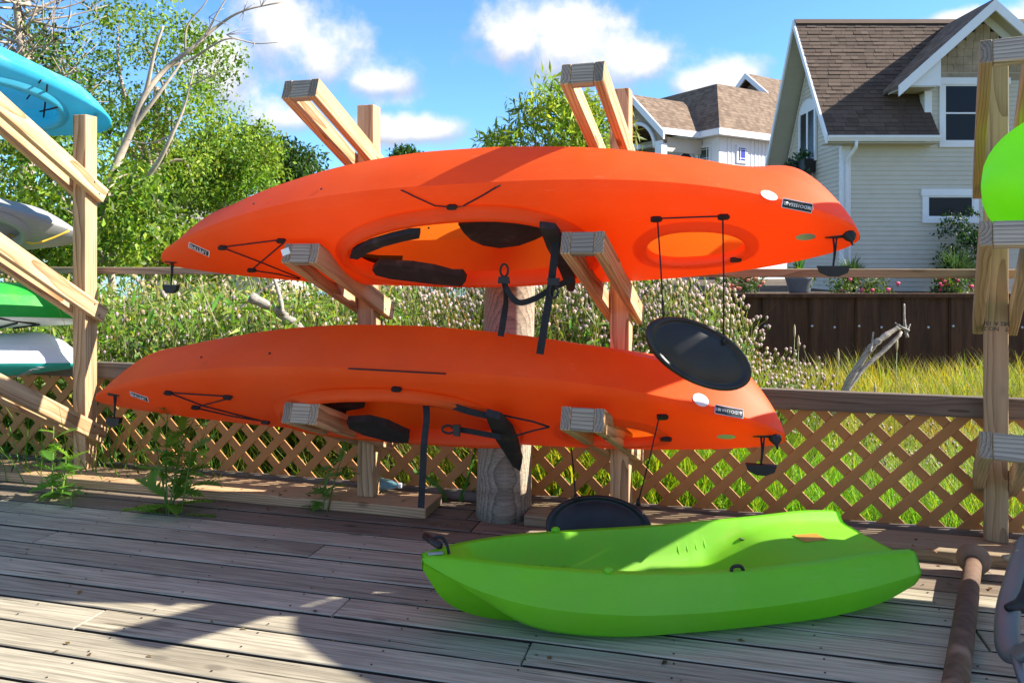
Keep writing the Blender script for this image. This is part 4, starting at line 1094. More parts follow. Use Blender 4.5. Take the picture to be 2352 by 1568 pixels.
# dormer
DE = .92; DY = 18.50; zdA = 7.50; ddx = XDm - (XD0 - DE) ; zdE = 5.42
for sg in (-1, 1):
    xe = XDm + sg * (ddx); 
    ybk = YE + (zdE - ZE) / sl_f; ybr = YE + (zdA - ZE) / sl_f
    prism_obj('dormer_roof', [(xe, DY, zdE), (XDm, DY, zdA), (XDm, ybr, zdA), (xe, ybk, zdE)], (0, 0, .10), MT['farroof'], H)
    V, Fs = prism([(xe, DY, zdE + .07), (XDm, DY, zdA + .07), (XDm, DY, zdA - .20), (xe, DY, zdE - .20)], (0, -.05, 0)); mobj('rake_board', V, Fs, MT['trim'], H, Hi)
    V, Fs = prism([(xe, DY, zdE - .02), (XDm, DY, zdA - .02), (XDm, YHf, zdA - .02), (xe, YHf, zdE - .02)], (0, 0, -.03)); mobj('dormer_soffit', V, Fs, MT['soffit'], H, Hi)
    V, Fs = prism([(XDm + sg * (ddx - .42), YHf - .02, zdE + .33), (XDm, YHf - .02, zdA - .06), (XDm, YHf - .02, zdA - .30), (XDm + sg * (ddx - .42), YHf - .02, zdE + .09)], (0, -.03, 0)); mobj('frieze_board', V, Fs, MT['trim'], H, Hi)
hb('cornice_return', (XD0 - .70, YHf - .46, 5.46), (XD0 + .02, YHf + .3, 5.50), MT['soffit'])
V, Fs = prism([(XD0 - .70, YHf - .44, 5.50), (XD0 + .15, YHf - .44, 5.50), (XD0 + .15, YHf - .44, 6.15)], (0, .3, 0)); mobj('cornice_return', V, Fs, MT['trim'], H, Hi)
hb('corner_board', (XD0 - .03, YHf - .04, 4.1), (XD0 + .15, YHf + .0, 5.46), MT['trim'])
hb('corner_board', (XD0 - .035, YHf + .001, 4.1), (XD0 - .005, YHf + .16, 5.4), MT['trim'])
z = 4.5
while z < 5.4:
    yb_ = YE + (z - ZE) / sl_f + .1; lap('siding_board', (XD0, yb_, 0), (XD0, YHf + .16, 0), z, (-1, 0, 0)); z += SP
# shake shingles on the dormer gable
z = 5.72
while z < 7.2:
    hw = (zdA - .15 - z) / (zdA - zdE) * ddx - .3
    x = XDm - min(hw, 1.42)
    while x < XDm + min(hw, 1.42) - .04:
        ww = random.uniform(.15, .24); lap('shake', (x, YHf - .012, 0), (min(x + ww - .008, XDm + hw), YHf - .012, 0), z, (0, -1, 0), h=.20, mat=MT['shake'], t=.02); x += ww
    z += .20
hb('band_board', (XD0 + .15, YHf - .035, 5.66), (XD1, YHf - .004, 5.72), MT['siding'])
def window(xa, xb, za, zb, y, mid=True, glass='glass', par=H, tr=.12):
    wn = hb('window', (xa - tr, y - .045, za - tr * 1.1), (xb + tr, y - .0, za), MT['trim'])
    def sub(nm, a, b, m): 
        a, b = Vector(a), Vector(b); V, Fs = prism([(a.x, a.y, a.z), (b.x, a.y, a.z), (b.x, b.y, a.z), (a.x, b.y, a.z)], (0, 0, b.z - a.z))
        return mobj(nm, V, Fs, m, wn)
    sub('frame', (xa - tr, y - .045, za + .001), (xa, y, zb), MT['trim']); sub('frame', (xb, y - .045, za + .001), (xb + tr, y, zb), MT['trim'])
    sub('frame', (xa - tr * 1.3, y - .06, zb), (xb + tr * 1.3, y, zb + tr * 1.4), MT['trim'])
    sub('pane', (xa, y - .02, za), (xb, y - .012, zb), MT[glass])
    for q0, q1 in ((za, za + .04), (zb - .04, zb)) + ((((za + zb) / 2 - .02, (za + zb) / 2 + .02),) if mid else ()):
        sub('sash', (xa, y - .035, q0 + .0005), (xb, y - .021, q1 - .0005), MT['trim'])
    sub('sash', (xa + .0005, y - .034, za), (xa + .04, y - .0205, zb), MT['trim']); sub('sash', (xb - .04, y - .034, za), (xb - .0005, y - .0205, zb), MT['trim'])
window(10.72, 12.2, 4.20, 5.62, YHf - .018); window(10.30, 11.45, 2.32, 2.86, YHf - .018, mid=False)
# arched gable window with planter
def gy_(pts): return [Vector((XC - .03, y, z)) for y, z in pts]
wy0, wy1 = 20.62, 21.62; wz0, wz1 = 4.05, 5.35
arch = [(wy0 - .12, wz1)] + [((wy0 + wy1) / 2 - math.cos(a) * .62, wz1 + .02 + math.sin(a) * .34) for a in np.linspace(0, math.pi, 13)] + [(wy1 + .12, wz1)]
gw = mobj('gable_window', *prism(gy_(arch), (-.03, 0, 0)), MT['trim'], H, Hi)
for nm, ya, yb, za, zb, m, o in (('pane', wy0, wy1, wz0, wz1, 'glass', .02), ('frame', wy0 - .10, wy0, wz0 - .1, wz1, 'trim', .05), ('frame', wy1, wy1 + .10, wz0 - .1, wz1, 'trim', .05), ('frame', wy0, wy1, wz0 - .10, wz0 - .001, 'trim', .05), ('mullion', (wy0 + wy1) / 2 - .05, (wy0 + wy1) / 2 + .05, wz0, wz1, 'trim', .04)):
    mobj(nm, *prism(gy_([(ya, za), (yb, za), (yb, zb), (ya, zb)]), (-o, 0, 0)), MT[m], gw)
PB = thing('window_planter', 'black window box planted with trailing blue green leaves on the gable', 'planter', (XC - .2, 21.1, 3.6))
prism_obj('planter_box', [(XC - .04, 20.6, 3.65), (XC - .34, 20.6, 3.65), (XC - .34, 21.75, 3.65), (XC - .04, 21.75, 3.65)], (0, 0, .36), MT['black'], PB)
prism_obj('bracket', [(XC - .04, 20.75, 3.64), (XC - .32, 20.75, 3.64), (XC - .32, 20.75, 3.58), (XC - .04, 20.75, 3.30)], (0, .06, 0), MT['trim'], PB)

# far house
FH0 = Vector((8.15, 30.0, 0)); e1 = Vector((math.cos(R(32)), math.sin(R(32)), 0)); e2 = Vector((-e1.y, e1.x, 0))
FH = thing('tan_house', 'tan house with brown hip roof and arched entry beyond the meadow', 'house', FH0 + UP * .5)
FHi = FH.matrix_basis.inverted()
def q_(a, b, z): return FH0 + e1 * a + e2 * b + UP * z
def fpoly(name, pts, t, mat): return mobj(name, *prism([q_(*p) for p in pts], t), MT[mat], FH, FHi)
ZFe, ZFp = 6.42, 8.78; hp = 2.0
ins = .45
def fbox(name, a0, a1, b0, b1, z0, z1, mat, par=None):
    V, Fs = prism([q_(a0, b0, z0), q_(a1, b0, z0), q_(a1, b1, z0), q_(a0, b1, z0)], (0, 0, z1 - z0))
    return mobj(name, V, Fs, MT[mat], par or FH, FHi if (par is None) else None)
fbox('wall', ins, 12, ins, 9, .4, 6.3, 'shakedark')
fpoly('roof', [(0, 0, ZFe), (hp, hp, ZFp), (12, hp, ZFp), (12, 0, ZFe)], (0, 0, .06), 'farroof')
fpoly('roof', [(0, 0, ZFe), (0, 8, ZFe), (hp, 8 - hp, ZFp), (hp, hp, ZFp)], (0, 0, .06), 'farroof')
fpoly('roof', [(hp, hp, ZFp), (12, hp, ZFp), (12, 8, ZFe), (0, 8, ZFe), ], (0, 0, .03), 'farroof')
fbox('eave_fascia', -.05, 12, -.05, -.0, 6.22, 6.47, 'trim'); fbox('eave_fascia', -.051, -.001, -.0, 8, 6.22, 6.47, 'trim')
fbox('eave_soffit', .0, 12, .0, ins, 6.25, 6.30, 'trim'); fbox('eave_soffit', .0, ins, ins + .001, 8, 6.25, 6.30, 'trim')
fbox('upper_panel', ins - .02, 8, ins - .03, ins - .001, 5.02, 6.24, 'trim'); fbox('upper_panel', ins - .031, ins - .001, ins - .03, 1.9, 5.02, 6.24, 'trim')
k = .9
while k < 7.8:
    if not 1.25 < k < 2.1: fbox('batten', k, k + .05, ins - .055, ins - .03, 5.04, 6.22, 'trim')
    k += .23
fbox('corner_board', ins - .05, ins + .15, ins - .06, ins - .002, .5, 5.02, 'trim'); fbox('band_board', ins - .04, 8, ins - .05, ins - .004, 4.96, 5.02, 'trim')
def fwin(a, b, z0, z1, wd, side, glass):
    if side == 1:
        f = fbox('window', a - wd / 2 - .12, a + wd / 2 + .12, b - .06, b, z0 - .12, z1 + .12, 'trim')
        fbox('pane', a - wd / 2, a + wd / 2, b - .075, b - .061, z0, z1, glass, f)
        for r in (.14, .86): fbox('muntin', a - wd / 2 + wd * r - .012, a - wd / 2 + wd * r + .012, b - .085, b - .076, z0, z1, 'trim', f)
        for r in (.14, .86): fbox('muntin', a - wd / 2, a + wd / 2, b - .087, b - .0765, z0 + (z1 - z0) * r - .012, z0 + (z1 - z0) * r + .012, 'trim', f)
    else:
        f = fbox('window', b - .06, b, a - wd / 2 - .12, a + wd / 2 + .12, z0 - .12, z1 + .12, 'trim')
        fbox('pane', b - .075, b - .061, a - wd / 2, a + wd / 2, z0, z1, glass, f)
        for r in (.14, .86): fbox('muntin', b - .085, b - .076, a - wd / 2 + wd * r - .012, a - wd / 2 + wd * r + .012, z0, z1, 'trim', f)
        for r in (.14, .86): fbox('muntin', b - .087, b - .0765, a - wd / 2, a + wd / 2, z0 + (z1 - z0) * r - .012, z0 + (z1 - z0) * r + .012, 'trim', f)
    f.matrix_basis = FHi
fwin(1.72, ins - .03, 5.36, 5.86, .40, 1, 'glassblue'); fwin(1.2, ins - .031, 5.36, 5.86, .55, 2, 'glassgreen')
# rear cross gable
ra, rb = 5.56, 3.5
fpoly('roof', [(ra, rb - 1.5, 8.7), (ra, rb, 10.0), (12, rb, 10.0), (12, rb - 1.5, 8.7)], (0, 0, .06), 'farroof')
fpoly('roof', [(ra, rb + 1.5, 8.7), (ra, rb, 10.0), (12, rb, 10.0), (12, rb + 1.5, 8.7)], (0, 0, .06), 'farroof')
for sg in (-1, 1): fpoly('rake_board', [(ra, rb + sg * 1.52, 8.72), (ra, rb, 10.08), (ra, rb, 9.80), (ra, rb + sg * 1.52, 8.44)], e1 * -.08, 'trim')
fpoly('wall', [(ra + .4, rb - 1.4, 8.3), (ra + .4, rb, 9.75), (ra + .4, rb + 1.4, 8.3)], e1 * .3, 'shakedark')
# entry wing
wa0, wa1, wb = -1.95, .3, .12
E0 = 1.0
fpoly('roof', [(-2.1, E0 - .0, ZFe - .02), (-2.1, E0 + 1.8, 8.0), (.8, E0 + 1.8, 8.0), (.8, E0, ZFe - .02)], (0, 0, .06), 'farroof')
fpoly('roof', [(-2.1, E0 + 3.6, ZFe - .02), (-2.1, E0 + 1.8, 8.0), (.8, E0 + 1.8, 8.0), (.8, E0 + 3.6, ZFe - .02)], (0, 0, .06), 'farroof')
for sg in (-1, 1): fpoly('rake_board', [(-2.1, E0 + 1.8 + sg * 1.95, ZFe - .12), (-2.1, E0 + 1.8, 8.08), (-2.1, E0 + 1.8, 7.76), (-2.1, E0 + 1.8 + sg * 1.95, ZFe - .45)], e1 * -.08, 'trim')
fbox('eave_fascia', -2.1, .0, E0 - .05, E0 - .002, 6.2, 6.44, 'trim')
fpoly('wall', [(-1.8, E0 + .25, 5.9), (-1.8, E0 + .25, 6.5), (-1.8, E0 + 1.8, 7.75), (-1.8, E0 + 3.4, 6.5), (-1.8, E0 + 3.4, 5.9), (-1.8, E0 + 2.9, 6.0), (-1.8, E0 + 2.5, 6.6), (-1.8, E0 + 1.8, 6.85), (-1.8, E0 + 1.1, 6.6), (-1.8, E0 + .7, 6.0)], e1 * .2, 'shake')
arc = [q_(-1.85, E0 + 1.8 - math.cos(a) * 1.12, 5.75 + math.sin(a) * 1.12) for a in np.linspace(0, math.pi, 20)]
tube_obj('arch_trim', arc, .09, MT['trim'], FH, seg=6)
fbox('entry_post', -1.9, -1.6, E0 + .25, E0 + .62, .5, 6.0, 'trim'); fbox('entry_post', -1.9, -1.6, E0 + 3.0, E0 + 3.35, .5, 6.0, 'trim')
fbox('entry_side', -1.6, .4, E0 + .3, E0 + .42, 5.6, 6.18, 'siding'); fbox('entry_side', -1.6, .4, E0 + .31, E0 + .43, .5, 3.6, 'siding')
fbox('wall', .42, .6, E0, E0 + 3.0, .4, 6.2, 'siding')
arc2 = [q_(-.4, 0, 0)]
wv_ = [q_(.38, E0 + 1.2 - math.cos(a) * .55, 5.0 + math.sin(a) * .8) for a in np.linspace(0, math.pi, 16)]
f = mobj('arched_window', *prism(wv_, e1 * -.06), MT['glass'], FH, FHi); tube_obj('arch_trim', wv_ + [wv_[0]], .07, MT['trim'], FH, seg=6)
fbox('garage_door', 2.2, 5.0, ins - .06, ins - .003, .5, 3.0, 'trim'); fbox('garage_door', 6.6, 8.2, ins - .06, ins - .003, .5, 3.0, 'trim')

# grey-roofed shed behind the trees, with two vent stacks
SH = thing('grey_roof_building', 'low building with a pale grey shingle roof and vent stacks behind the trees', 'building', (-9.5, 24, -.5))
SHi = SH.matrix_basis.inverted()
def sp(px, py, Y): return at(px, py, Y)
r0 = [sp(318, 600, 22), sp(640, 600, 22), sp(620, 452, 26), sp(400, 462, 26)]
mobj('roof', *prism(r0, (0, 0, -.12)), MT['shedroof'], SH, SHi)
mobj('wall', *prism([(r0[0].x + .3, 22.4, -.5), (r0[1].x - .3, 22.4, -.5), (r0[1].x - .3, 27, -.5), (r0[0].x + .3, 27, -.5)], (0, 0, 1.7)), MT['siding'], SH, SHi)
mobj('fascia', *prism([r0[0], r0[1], r0[1] - UP * .18, r0[0] - UP * .18], (0, -.05, 0)), MT['trim'], SH, SHi)
for px in (541, 556):
    b_ = sp(px, 462, 25.2); V, Fs = lathe([(.11, -.5), (.11, .18), (.13, .19), (.13, .27), (.05, .30)], 14, Matrix.Translation(b_)); mobj('vent_stack', V, Fs, MT['steel'], SH, SHi)

# ================================================================== RETAINING WALL AND YARD
YW_ = 16.0; ZW = .556; XW0, XW1 = 2.3, 15.5
yard = mobj('yard', *prism([(XW0 + .3, YW_ + .12, -1.6), (60, YW_ + .12, -1.6), (60, 70, -1.6), (XW0 + .3, 70, -1.6)], (0, 0, 2.10)), MT['soil'])
struct(yard, 'raised planting bed and yard behind the sheet pile wall')
RW = thing('retaining_wall', 'dark brown steel sheet pile retaining wall with bolt heads', 'wall', (XW0, YW_, -1.4))
RWi = RW.matrix_basis.inverted(); pw = .49; k = 0; x = XW0
while x < XW1:
    out = .0 if k % 2 else .05
    mobj('panel', *prism([(x + .006, YW_ - out, -1.5), (x + pw - .012, YW_ - out, -1.5), (x + pw - .05, YW_ + .09, -1.5), (x + .045, YW_ + .09, -1.5)], (0, 0, ZW + 1.44)), MT['sheetpile'], RW, RWi)
    mobj('interlock', *lathe([(.020, 0), (.020, ZW + 1.43)], 8, Matrix.Translation((x - .003, YW_ - .02, -1.5))), MT['sheetpile'], RW, RWi)
    if k % 2 == 0 or k > 8:
        mobj('bolt', *lathe([(.030, 0), (.026, .02), (.01, .03)], 10, frame((x + .03, YW_ - out - .022, -.11 - .03 * (k % 2)), (1, 0, 0), (0, 0, 1), (0, -1, 0))), MT['steel'], RW, RWi)
    x += pw; k += 1
mobj('cap', *prism([(XW0, YW_ - .12, ZW - .07), (XW1, YW_ - .12, ZW - .07), (XW1, YW_ + .12, ZW - .07), (XW0, YW_ + .12, ZW - .07)], (0, 0, .08)), MT['sheetpile'], RW, RWi)

# ================================================================== VEGETATION
def rand_rot(n, tilt=1.0):
    a = rng.uniform(0, 2 * np.pi, n); b = rng.normal(0, tilt, n); c = rng.normal(0, tilt, n)
    ca, sa, cb, sb, cc, sc = np.cos(a), np.sin(a), np.cos(b), np.sin(b), np.cos(c), np.sin(c)
    Z = np.zeros(n); O = np.ones(n)
    Rz = np.stack([np.stack([ca, -sa, Z], -1), np.stack([sa, ca, Z], -1), np.stack([Z, Z, O], -1)], -2)
    Rx = np.stack([np.stack([O, Z, Z], -1), np.stack([Z, cb, -sb], -1), np.stack([Z, sb, cb], -1)], -2)
    Ry = np.stack([np.stack([cc, Z, sc], -1), np.stack([Z, O, Z], -1), np.stack([-sc, Z, cc], -1)], -2)
    return Rz @ Rx @ Ry
def scatter(name, tv, tf, tcol, pos, rot, scl, tint, mat):
    tv = np.asarray(tv, float); tf = np.asarray(tf, int); n = len(pos); m = len(tv)
    scl = np.asarray(scl, float); scl = scl[:, None] if scl.ndim == 1 else scl
    V = np.einsum('nij,nmj->nmi', rot, tv[None] * scl[:, None, :]) + pos[:, None, :]
    T = (tf[None] + (np.arange(n) * m)[:, None, None]).reshape(-1, tf.shape[1])
    C = np.clip(np.asarray(tcol)[None] * tint[:, None, :], 0, 1).reshape(-1, 3)
    return V.reshape(-1, 3), T, C
def merge(parts):
    V = []; T = []; C = []; o = 0
    for v, t, c in parts: V.append(v); T.append(t + o); C.append(c); o += len(v)
    return np.concatenate(V), np.concatenate(T), np.concatenate(C)
LEAF_V = [(0, 0, 0), (.26, .32, .05), (0, .34, -.04), (-.26, .32, .05), (0, 1, -.10)]
LEAF_F = [(0, 1, 2), (0, 2, 3), (1, 4, 2), (2, 4, 3)]
LANCE_V = [(0, 0, 0), (.10, .40, .02), (0, .42, -.02), (-.10, .40, .02), (0, 1, -.14)]
ONE5 = np.ones((5, 3))
def tint(n, base, sv=.25, hv=.15):
    b = np.asarray(base)[None] * (1 + rng.normal(0, sv, (n, 1))); b[:, 0] *= 1 + rng.normal(0, hv, n); b[:, 2] *= 1 + rng.normal(0, hv, n)
    return np.clip(b, .004, 1)
def crown(name, clumps, per, size, base, mat, parent, lance=False, shell=.75, base2=None):
    ps = []; cs = []
    for (cx, cy, cz, r) in clumps:
        n = max(6, int(per * r * r)); dirs = rng.normal(0, 1, (n, 3)); dirs /= np.linalg.norm(dirs, axis=1)[:, None]
        rr = r * rng.uniform(0, 1, n) ** (1 / 3) * (.35 + .65 * shell + .3 * rng.random(n))
        p = np.array([cx, cy, cz]) + dirs * rr[:, None] * np.array([1, 1, .75]); ps.append(p)
        b = np.asarray(base if (base2 is None or rng.random() > .4) else base2)
        cs.append(tint(n, b * rng.uniform(.5, 1.4), .22, .14))
    P = np.concatenate(ps); Cc = np.concatenate(cs); n = len(P)
    V, T, C = scatter(name, LANCE_V if lance else LEAF_V, LEAF_F, ONE5, P, rand_rot(n, .9), size * rng.uniform(.6, 1.3, n), Cc, mat)
    o = new_obj(name, np_mesh(name, V, T, mat, C), parent, parent.matrix_basis.inverted())
    return o
def clump_fill(regs, Y, n, r0, r1, dY=1.5):                # clumps inside picture ellipses, at depth Y
    out = []
    for (px, py, rx, ry, wgt) in regs:
        for _ in range(int(n * wgt)):
            a = random.uniform(0, 2 * math.pi); q = math.sqrt(random.random())
            p = at(px + rx * q * math.cos(a), py + ry * q * math.sin(a), Y + random.uniform(-dY, dY)); out.append((p.x, p.y, p.z, random.uniform(r0, r1)))
    return out
def limbs(parent, root, clumps, k, r, mat, name='limb'):
    parts = []
    for c in random.sample(clumps, min(k, len(clumps))):
        e = Vector(c[:3]); m = root.lerp(e, .5) + Vector((random.uniform(-.3, .3), random.uniform(-.3, .3), random.uniform(-.1, .4)))
        P = curve_pts([root, m, e], 8); parts.append(tube(P, [r * (1 - .85 * i / 8) for i in range(9)], 6))
    V, Fs = join(parts); return mobj(name, V, Fs, mat, parent, parent.matrix_basis.inverted(), smooth=True)
def tree(name, label, regs, Y, n, r0, r1, per, size, base, trunk, rt, cat='tree', bmat='bark', base2=None, lance=False, dY=1.5, nl=14):
    cl = clump_fill(regs, Y, n, r0, r1, dY)
    bx, by = trunk[0]; b0 = at(bx, by, Y); b0.z = float(gz(b0.x, b0.y)) - .05
    root = thing(name, label, cat, b0)
    top = at(trunk[1][0], trunk[1][1], Y)
    tube_obj('trunk', [b0, b0.lerp(top, .5) + Vector((rt * .6, 0, 0)), top], [rt, rt * .75, rt * .4], MT[bmat], root, n=10)
    limbs(root, b0.lerp(top, .7), cl, nl, rt * .4, MT[bmat])
    crown('crown', cl, per, size, base, MT['tree_leaf'], root, base2=base2, lance=lance)
    return root
GR = (.125, .23, .024); GR2 = (.22, .32, .034); DK = (.045, .10, .018)
tree('leafy_tree', 'tall airy light green tree rising behind the bare pale branches', [(330, 150, 160, 160, .35), (420, 330, 150, 130, .3), (300, 260, 130, 150, .25), (470, 170, 70, 90, .14)], 15.0, 135, .20, .52, 620, .088, GR2, ((330, 560), (360, 200)), .15, base2=GR)
tree('leafy_tree', 'dark trunked tree with sparse leaves above the blue kayak', [(90, 130, 120, 90, .5), (170, 230, 110, 80, .4), (30, 300, 60, 120, .2)], 13.0, 64, .22, .48, 560, .085, GR, ((55, 580), (50, 150)), .17, base2=DK)
tree('bushy_tree', 'dense bright green tree behind the upper orange kayak bow', [(500, 370, 110, 90, .55), (430, 430, 110, 70, .4), (590, 360, 50, 60, .2)], 19.0, 120, .30, .7, 500, .12, GR, ((500, 600), (500, 350)), .2, base2=GR2)
tree('dark_tree', 'dark green conifer-like tree at the end of the tree line', [(660, 390, 60, 62, 1)], 30.0, 60, .45, .9, 240, .2, DK, ((665, 610), (660, 370)), .25)
tree('bushy_tree', 'low dense green shrub filling the gap behind the left rack post', [(300, 480, 90, 70, .5), (120, 400, 130, 120, .5), (40, 470, 60, 70, .2), (260, 560, 60, 40, .2)], 10.5, 90, .25, .55, 380, .10, GR, ((250, 640), (250, 500)), .08, cat='shrub', base2=GR2)
tree('leafy_hedge', 'leafy hedge closing the view below the grey and green kayaks', [(60, 560, 170, 90, 1)], 12.5, 70, .35, .7, 330, .12, GR, ((60, 660), (60, 560)), .1, cat='hedge', base2=GR2)
tree('leafy_hedge', 'leafy hedge behind the upper kayak bow handle', [(420, 580, 200, 45, 1)], 16.0, 70, .35, .7, 330, .13, GR2, ((420, 660), (420, 580)), .1, cat='hedge', base2=GR)
tree('round_tree', 'far green tree top just showing above the upper kayak', [(930, 372, 26, 24, 1)], 45.0, 16, .5, .9, 220, .25, DK, ((930, 620), (930, 380)), .3)
for k, (px, lab) in enumerate(((760, 'green thicket on the far bank behind the upper kayak bow'), (960, 'green thicket on the far bank behind the upper kayak cockpit'), (1130, 'green thicket on the far bank behind the timber pile'))):
    tree('far_thicket', lab, [(px, 560, 130, 60, 1)], 34.0 + k, 50, .6, 1.1, 150, .25, GR, ((px, 640), (px, 560)), .2, cat='thicket')
# bare twigs above the blue kayak: leafless crown
bt_ = thing('bare_tree', 'leafless grey tree with fine twigs behind the blue kayak', 'tree', Vector((at(50, 600, 12).x, 12, float(gz(-7.7, 12)))))
parts = [tube(curve_pts([Vector((at(52, 600, 12).x, 12, -.6)), at(60, 240, 12), at(48, 90, 12), at(30, -60, 12)], 12), [.12 - .006 * i for i in range(13)], 7)]
for _ in range(46):
    a = at(random.uniform(30, 75), random.uniform(0, 260), 12); dxp = random.choice((-1, 1)) * random.uniform(40, 190)
    e = at(CX + a.x / 12 * F + dxp, HY - (a.z - CH) / 12 * F - random.uniform(-20, 120), 12 + random.uniform(-1, 1))
    m = a.lerp(e, .5) + Vector((0, 0, random.uniform(-.2, .1))); parts.append(tube(curve_pts([a, m, e], 6), [.024 * (1 - .13 * i) for i in range(7)], 5))
    for _ in range(3):
        s_ = a.lerp(e, random.uniform(.4, .9)); parts.append(tube([s_, s_ + Vector((random.uniform(-.6, .6), random.uniform(-.3, .3), random.uniform(0, .7)))], [.010, .004], 4))
mobj('trunk_and_twigs', *join(parts), MT['bark'], bt_, bt_.matrix_basis.inverted(), smooth=True)
# pale dead tree
YD = 9.5
dt = thing('dead_tree', 'pale leaning dead tree with bare forking branches behind the left rack post', 'tree', Vector((at(205, 620, YD).x, YD, float(gz(-5.2, YD)))))
def br(pts, r0, r1): 
    P = curve_pts([at(x, y, YD + o) for x, y, o in pts], 5 * len(pts)); n = len(P) - 1
    return tube(P, [(r0 + (r1 - r0) * i / n) * .68 for i in range(n + 1)], 8)
parts = [br([(195, 700, 0), (215, 540, 0), (240, 455, 0), (275, 360, .1), (305, 290, .1), (335, 215, .1), (385, 155, .2), (440, 112, .2), (500, 60, .3), (560, 25, .3), (650, 5, .4)], .105, .010),
         br([(240, 460, 0), (300, 440, -.1), (355, 385, -.2), (395, 310, -.3), (425, 240, -.3), (445, 160, -.3)], .062, .012),
         br([(310, 285, .1), (335, 210, .1), (355, 120, 0), (375, 60, 0)], .05, .022), br([(300, 300, .1), (365, 215, .1), (420, 140, .2)], .05, .02),
         br([(385, 155, .2), (440, 135, .3), (520, 90, .3), (585, 100, .4), (640, 98, .4)], .028, .006), br([(470, 85, .2), (500, 30, .2), (530, -20, .2)], .025, .008),
         br([(425, 118, .2), (430, 60, .1), (470, 10, .1), (490, -30, .1)], .022, .007), br([(235, 450, 0), (270, 410, .2), (320, 395, .3)], .035, .010),
         br([(395, 310, -.3), (340, 330, -.2), (285, 318, -.1)], .018, .006), br([(440, 195, -.3), (500, 170, -.3), (540, 165, -.3)], .014, .004),
         br([(225, 490, 0), (290, 415, .1), (370, 400, .1)], .03, .008)]
for _ in range(26):
    x, y = random.choice([(560, 25), (600, 15), (520, 80), (585, 100), (480, 40), (450, 170)]); dx_, dy_ = random.uniform(-20, 70), random.uniform(-50, 25)
    parts.append(br([(x, y, .2), (x + dx_ * .5, y + dy_ * .6, .2), (x + dx_, y + dy_, .3)], .008, .002))
mobj('trunk_and_branches', *join(parts), MT['barkpale'], dt, dt.matrix_basis.inverted(), smooth=True)

# willow-like shrub behind the rack
WS = thing('willow_shrub', 'yellow green shrub with narrow leaves behind the upright rack arms', 'shrub', Vector((.75, 7.2, float(gz(.75, 7.2)))))
cl = clump_fill([(1300, 290, 150, 60, .35), (1330, 330, 100, 100, .35), (1440, 560, 75, 170, .4), (1150, 330, 70, 30, .12), (1290, 225, 40, 40, .1)], 7.2, 100, .10, .24, .4)
limbs(WS, Vector((.75, 7.2, -.3)), cl, 26, .018, MT['bark'], 'stems'); crown('foliage', cl, 1500, .115, (.25, .37, .05), MT['tree_leaf'], WS, lance=True, base2=(.32, .38, .05))

# ---- meadow
def tmpl_thistle(seed, heads=6, leaves=12):
    r = random.Random(seed); V = []; Fs = []; C = []
    def tri_strip(a, b, wd, col, wdir):
        o = len(V); a, b = Vector(a), Vector(b); s = Vector(wdir) * wd
        V.extend([a - s, a + s, b + s * .6, b - s * .6]); Fs.extend([(o, o + 1, o + 2), (o, o + 2, o + 3)]); C.extend([col] * 4)
    lean = Vector((r.uniform(-.08, .08), r.uniform(-.08, .08), 0))
    st = (.17, .21, .08); gr = (.13, .23, .05); li = (.60, .47, .57); tan = (.42, .31, .20)
    axis = lambda z: lean * z * z + Vector((0, 0, z))
    for w_ in ((1, 0, 0), (0, 1, 0)):
        for k in range(3): tri_strip(axis(k * .28), axis((k + 1) * .28), .006, st, w_)
    for k in range(leaves):
        z = r.uniform(.08, .80); a = r.uniform(0, 6.28); L = r.uniform(.07, .15) * (1.25 - z * .6); p = axis(z); d_ = Vector((math.cos(a), math.sin(a), r.uniform(-.1, .6))).normalized()
        s = d_.cross(Vector((0, 0, 1))).normalized() * L * .17; o = len(V)
        V.extend([p, p + d_ * L * .5 + s, p + d_ * L * .5 - s, p + d_ * L + Vector((0, 0, -.03))]); Fs.extend([(o, o + 1, o + 2), (o + 1, o + 3, o + 2)]); C.extend([gr] * 4)
    for k in range(heads):
        z = r.uniform(.66, .86); a = r.uniform(0, 6.28); p = axis(z); e = p + Vector((math.cos(a) * r.uniform(.03, .11), math.sin(a) * r.uniform(.03, .11), r.uniform(.05, .16)))
        tri_strip(p, e, .003, st, (1, 0, 0)); hr = r.uniform(.008, .0145); col = li if r.random() < .75 else tan
        o = len(V); V.extend([e + Vector((0, 0, -.010)), e + Vector((hr * .6, 0, 0)), e + Vector((0, hr * .6, 0)), e + Vector((-hr * .6, 0, 0)), e + Vector((0, -hr * .6, 0))]); C.extend([gr, gr, gr, gr, gr])
        for q in range(4): Fs.append((o, o + 1 + (q + 1) % 4, o + 1 + q))
        o2 = len(V); V.extend([e + Vector((hr * math.cos(b_), hr * math.sin(b_), .016)) for b_ in (0, 1.57, 3.14, 4.71)] + [e + Vector((0, 0, .022))]); C.extend([col] * 4 + [tuple(x * 1.1 for x in col)])
        for q in range(4):
            Fs.append((o + 1 + q, o + 1 + (q + 1) % 4, o2 + q)); Fs.append((o + 1 + (q + 1) % 4, o2 + (q + 1) % 4, o2 + q)); Fs.append((o2 + q, o2 + (q + 1) % 4, o2 + 4))
    return np.array([tuple(v) for v in V]), np.array(Fs), np.array(C)
def place_px(n, pxr, Yr, power=1.0):
    Y = Yr[0] + (Yr[1] - Yr[0]) * rng.random(n) ** power; px = rng.uniform(*pxr, n); X = (px - CX) / F * Y
    return X, Y
parts = []
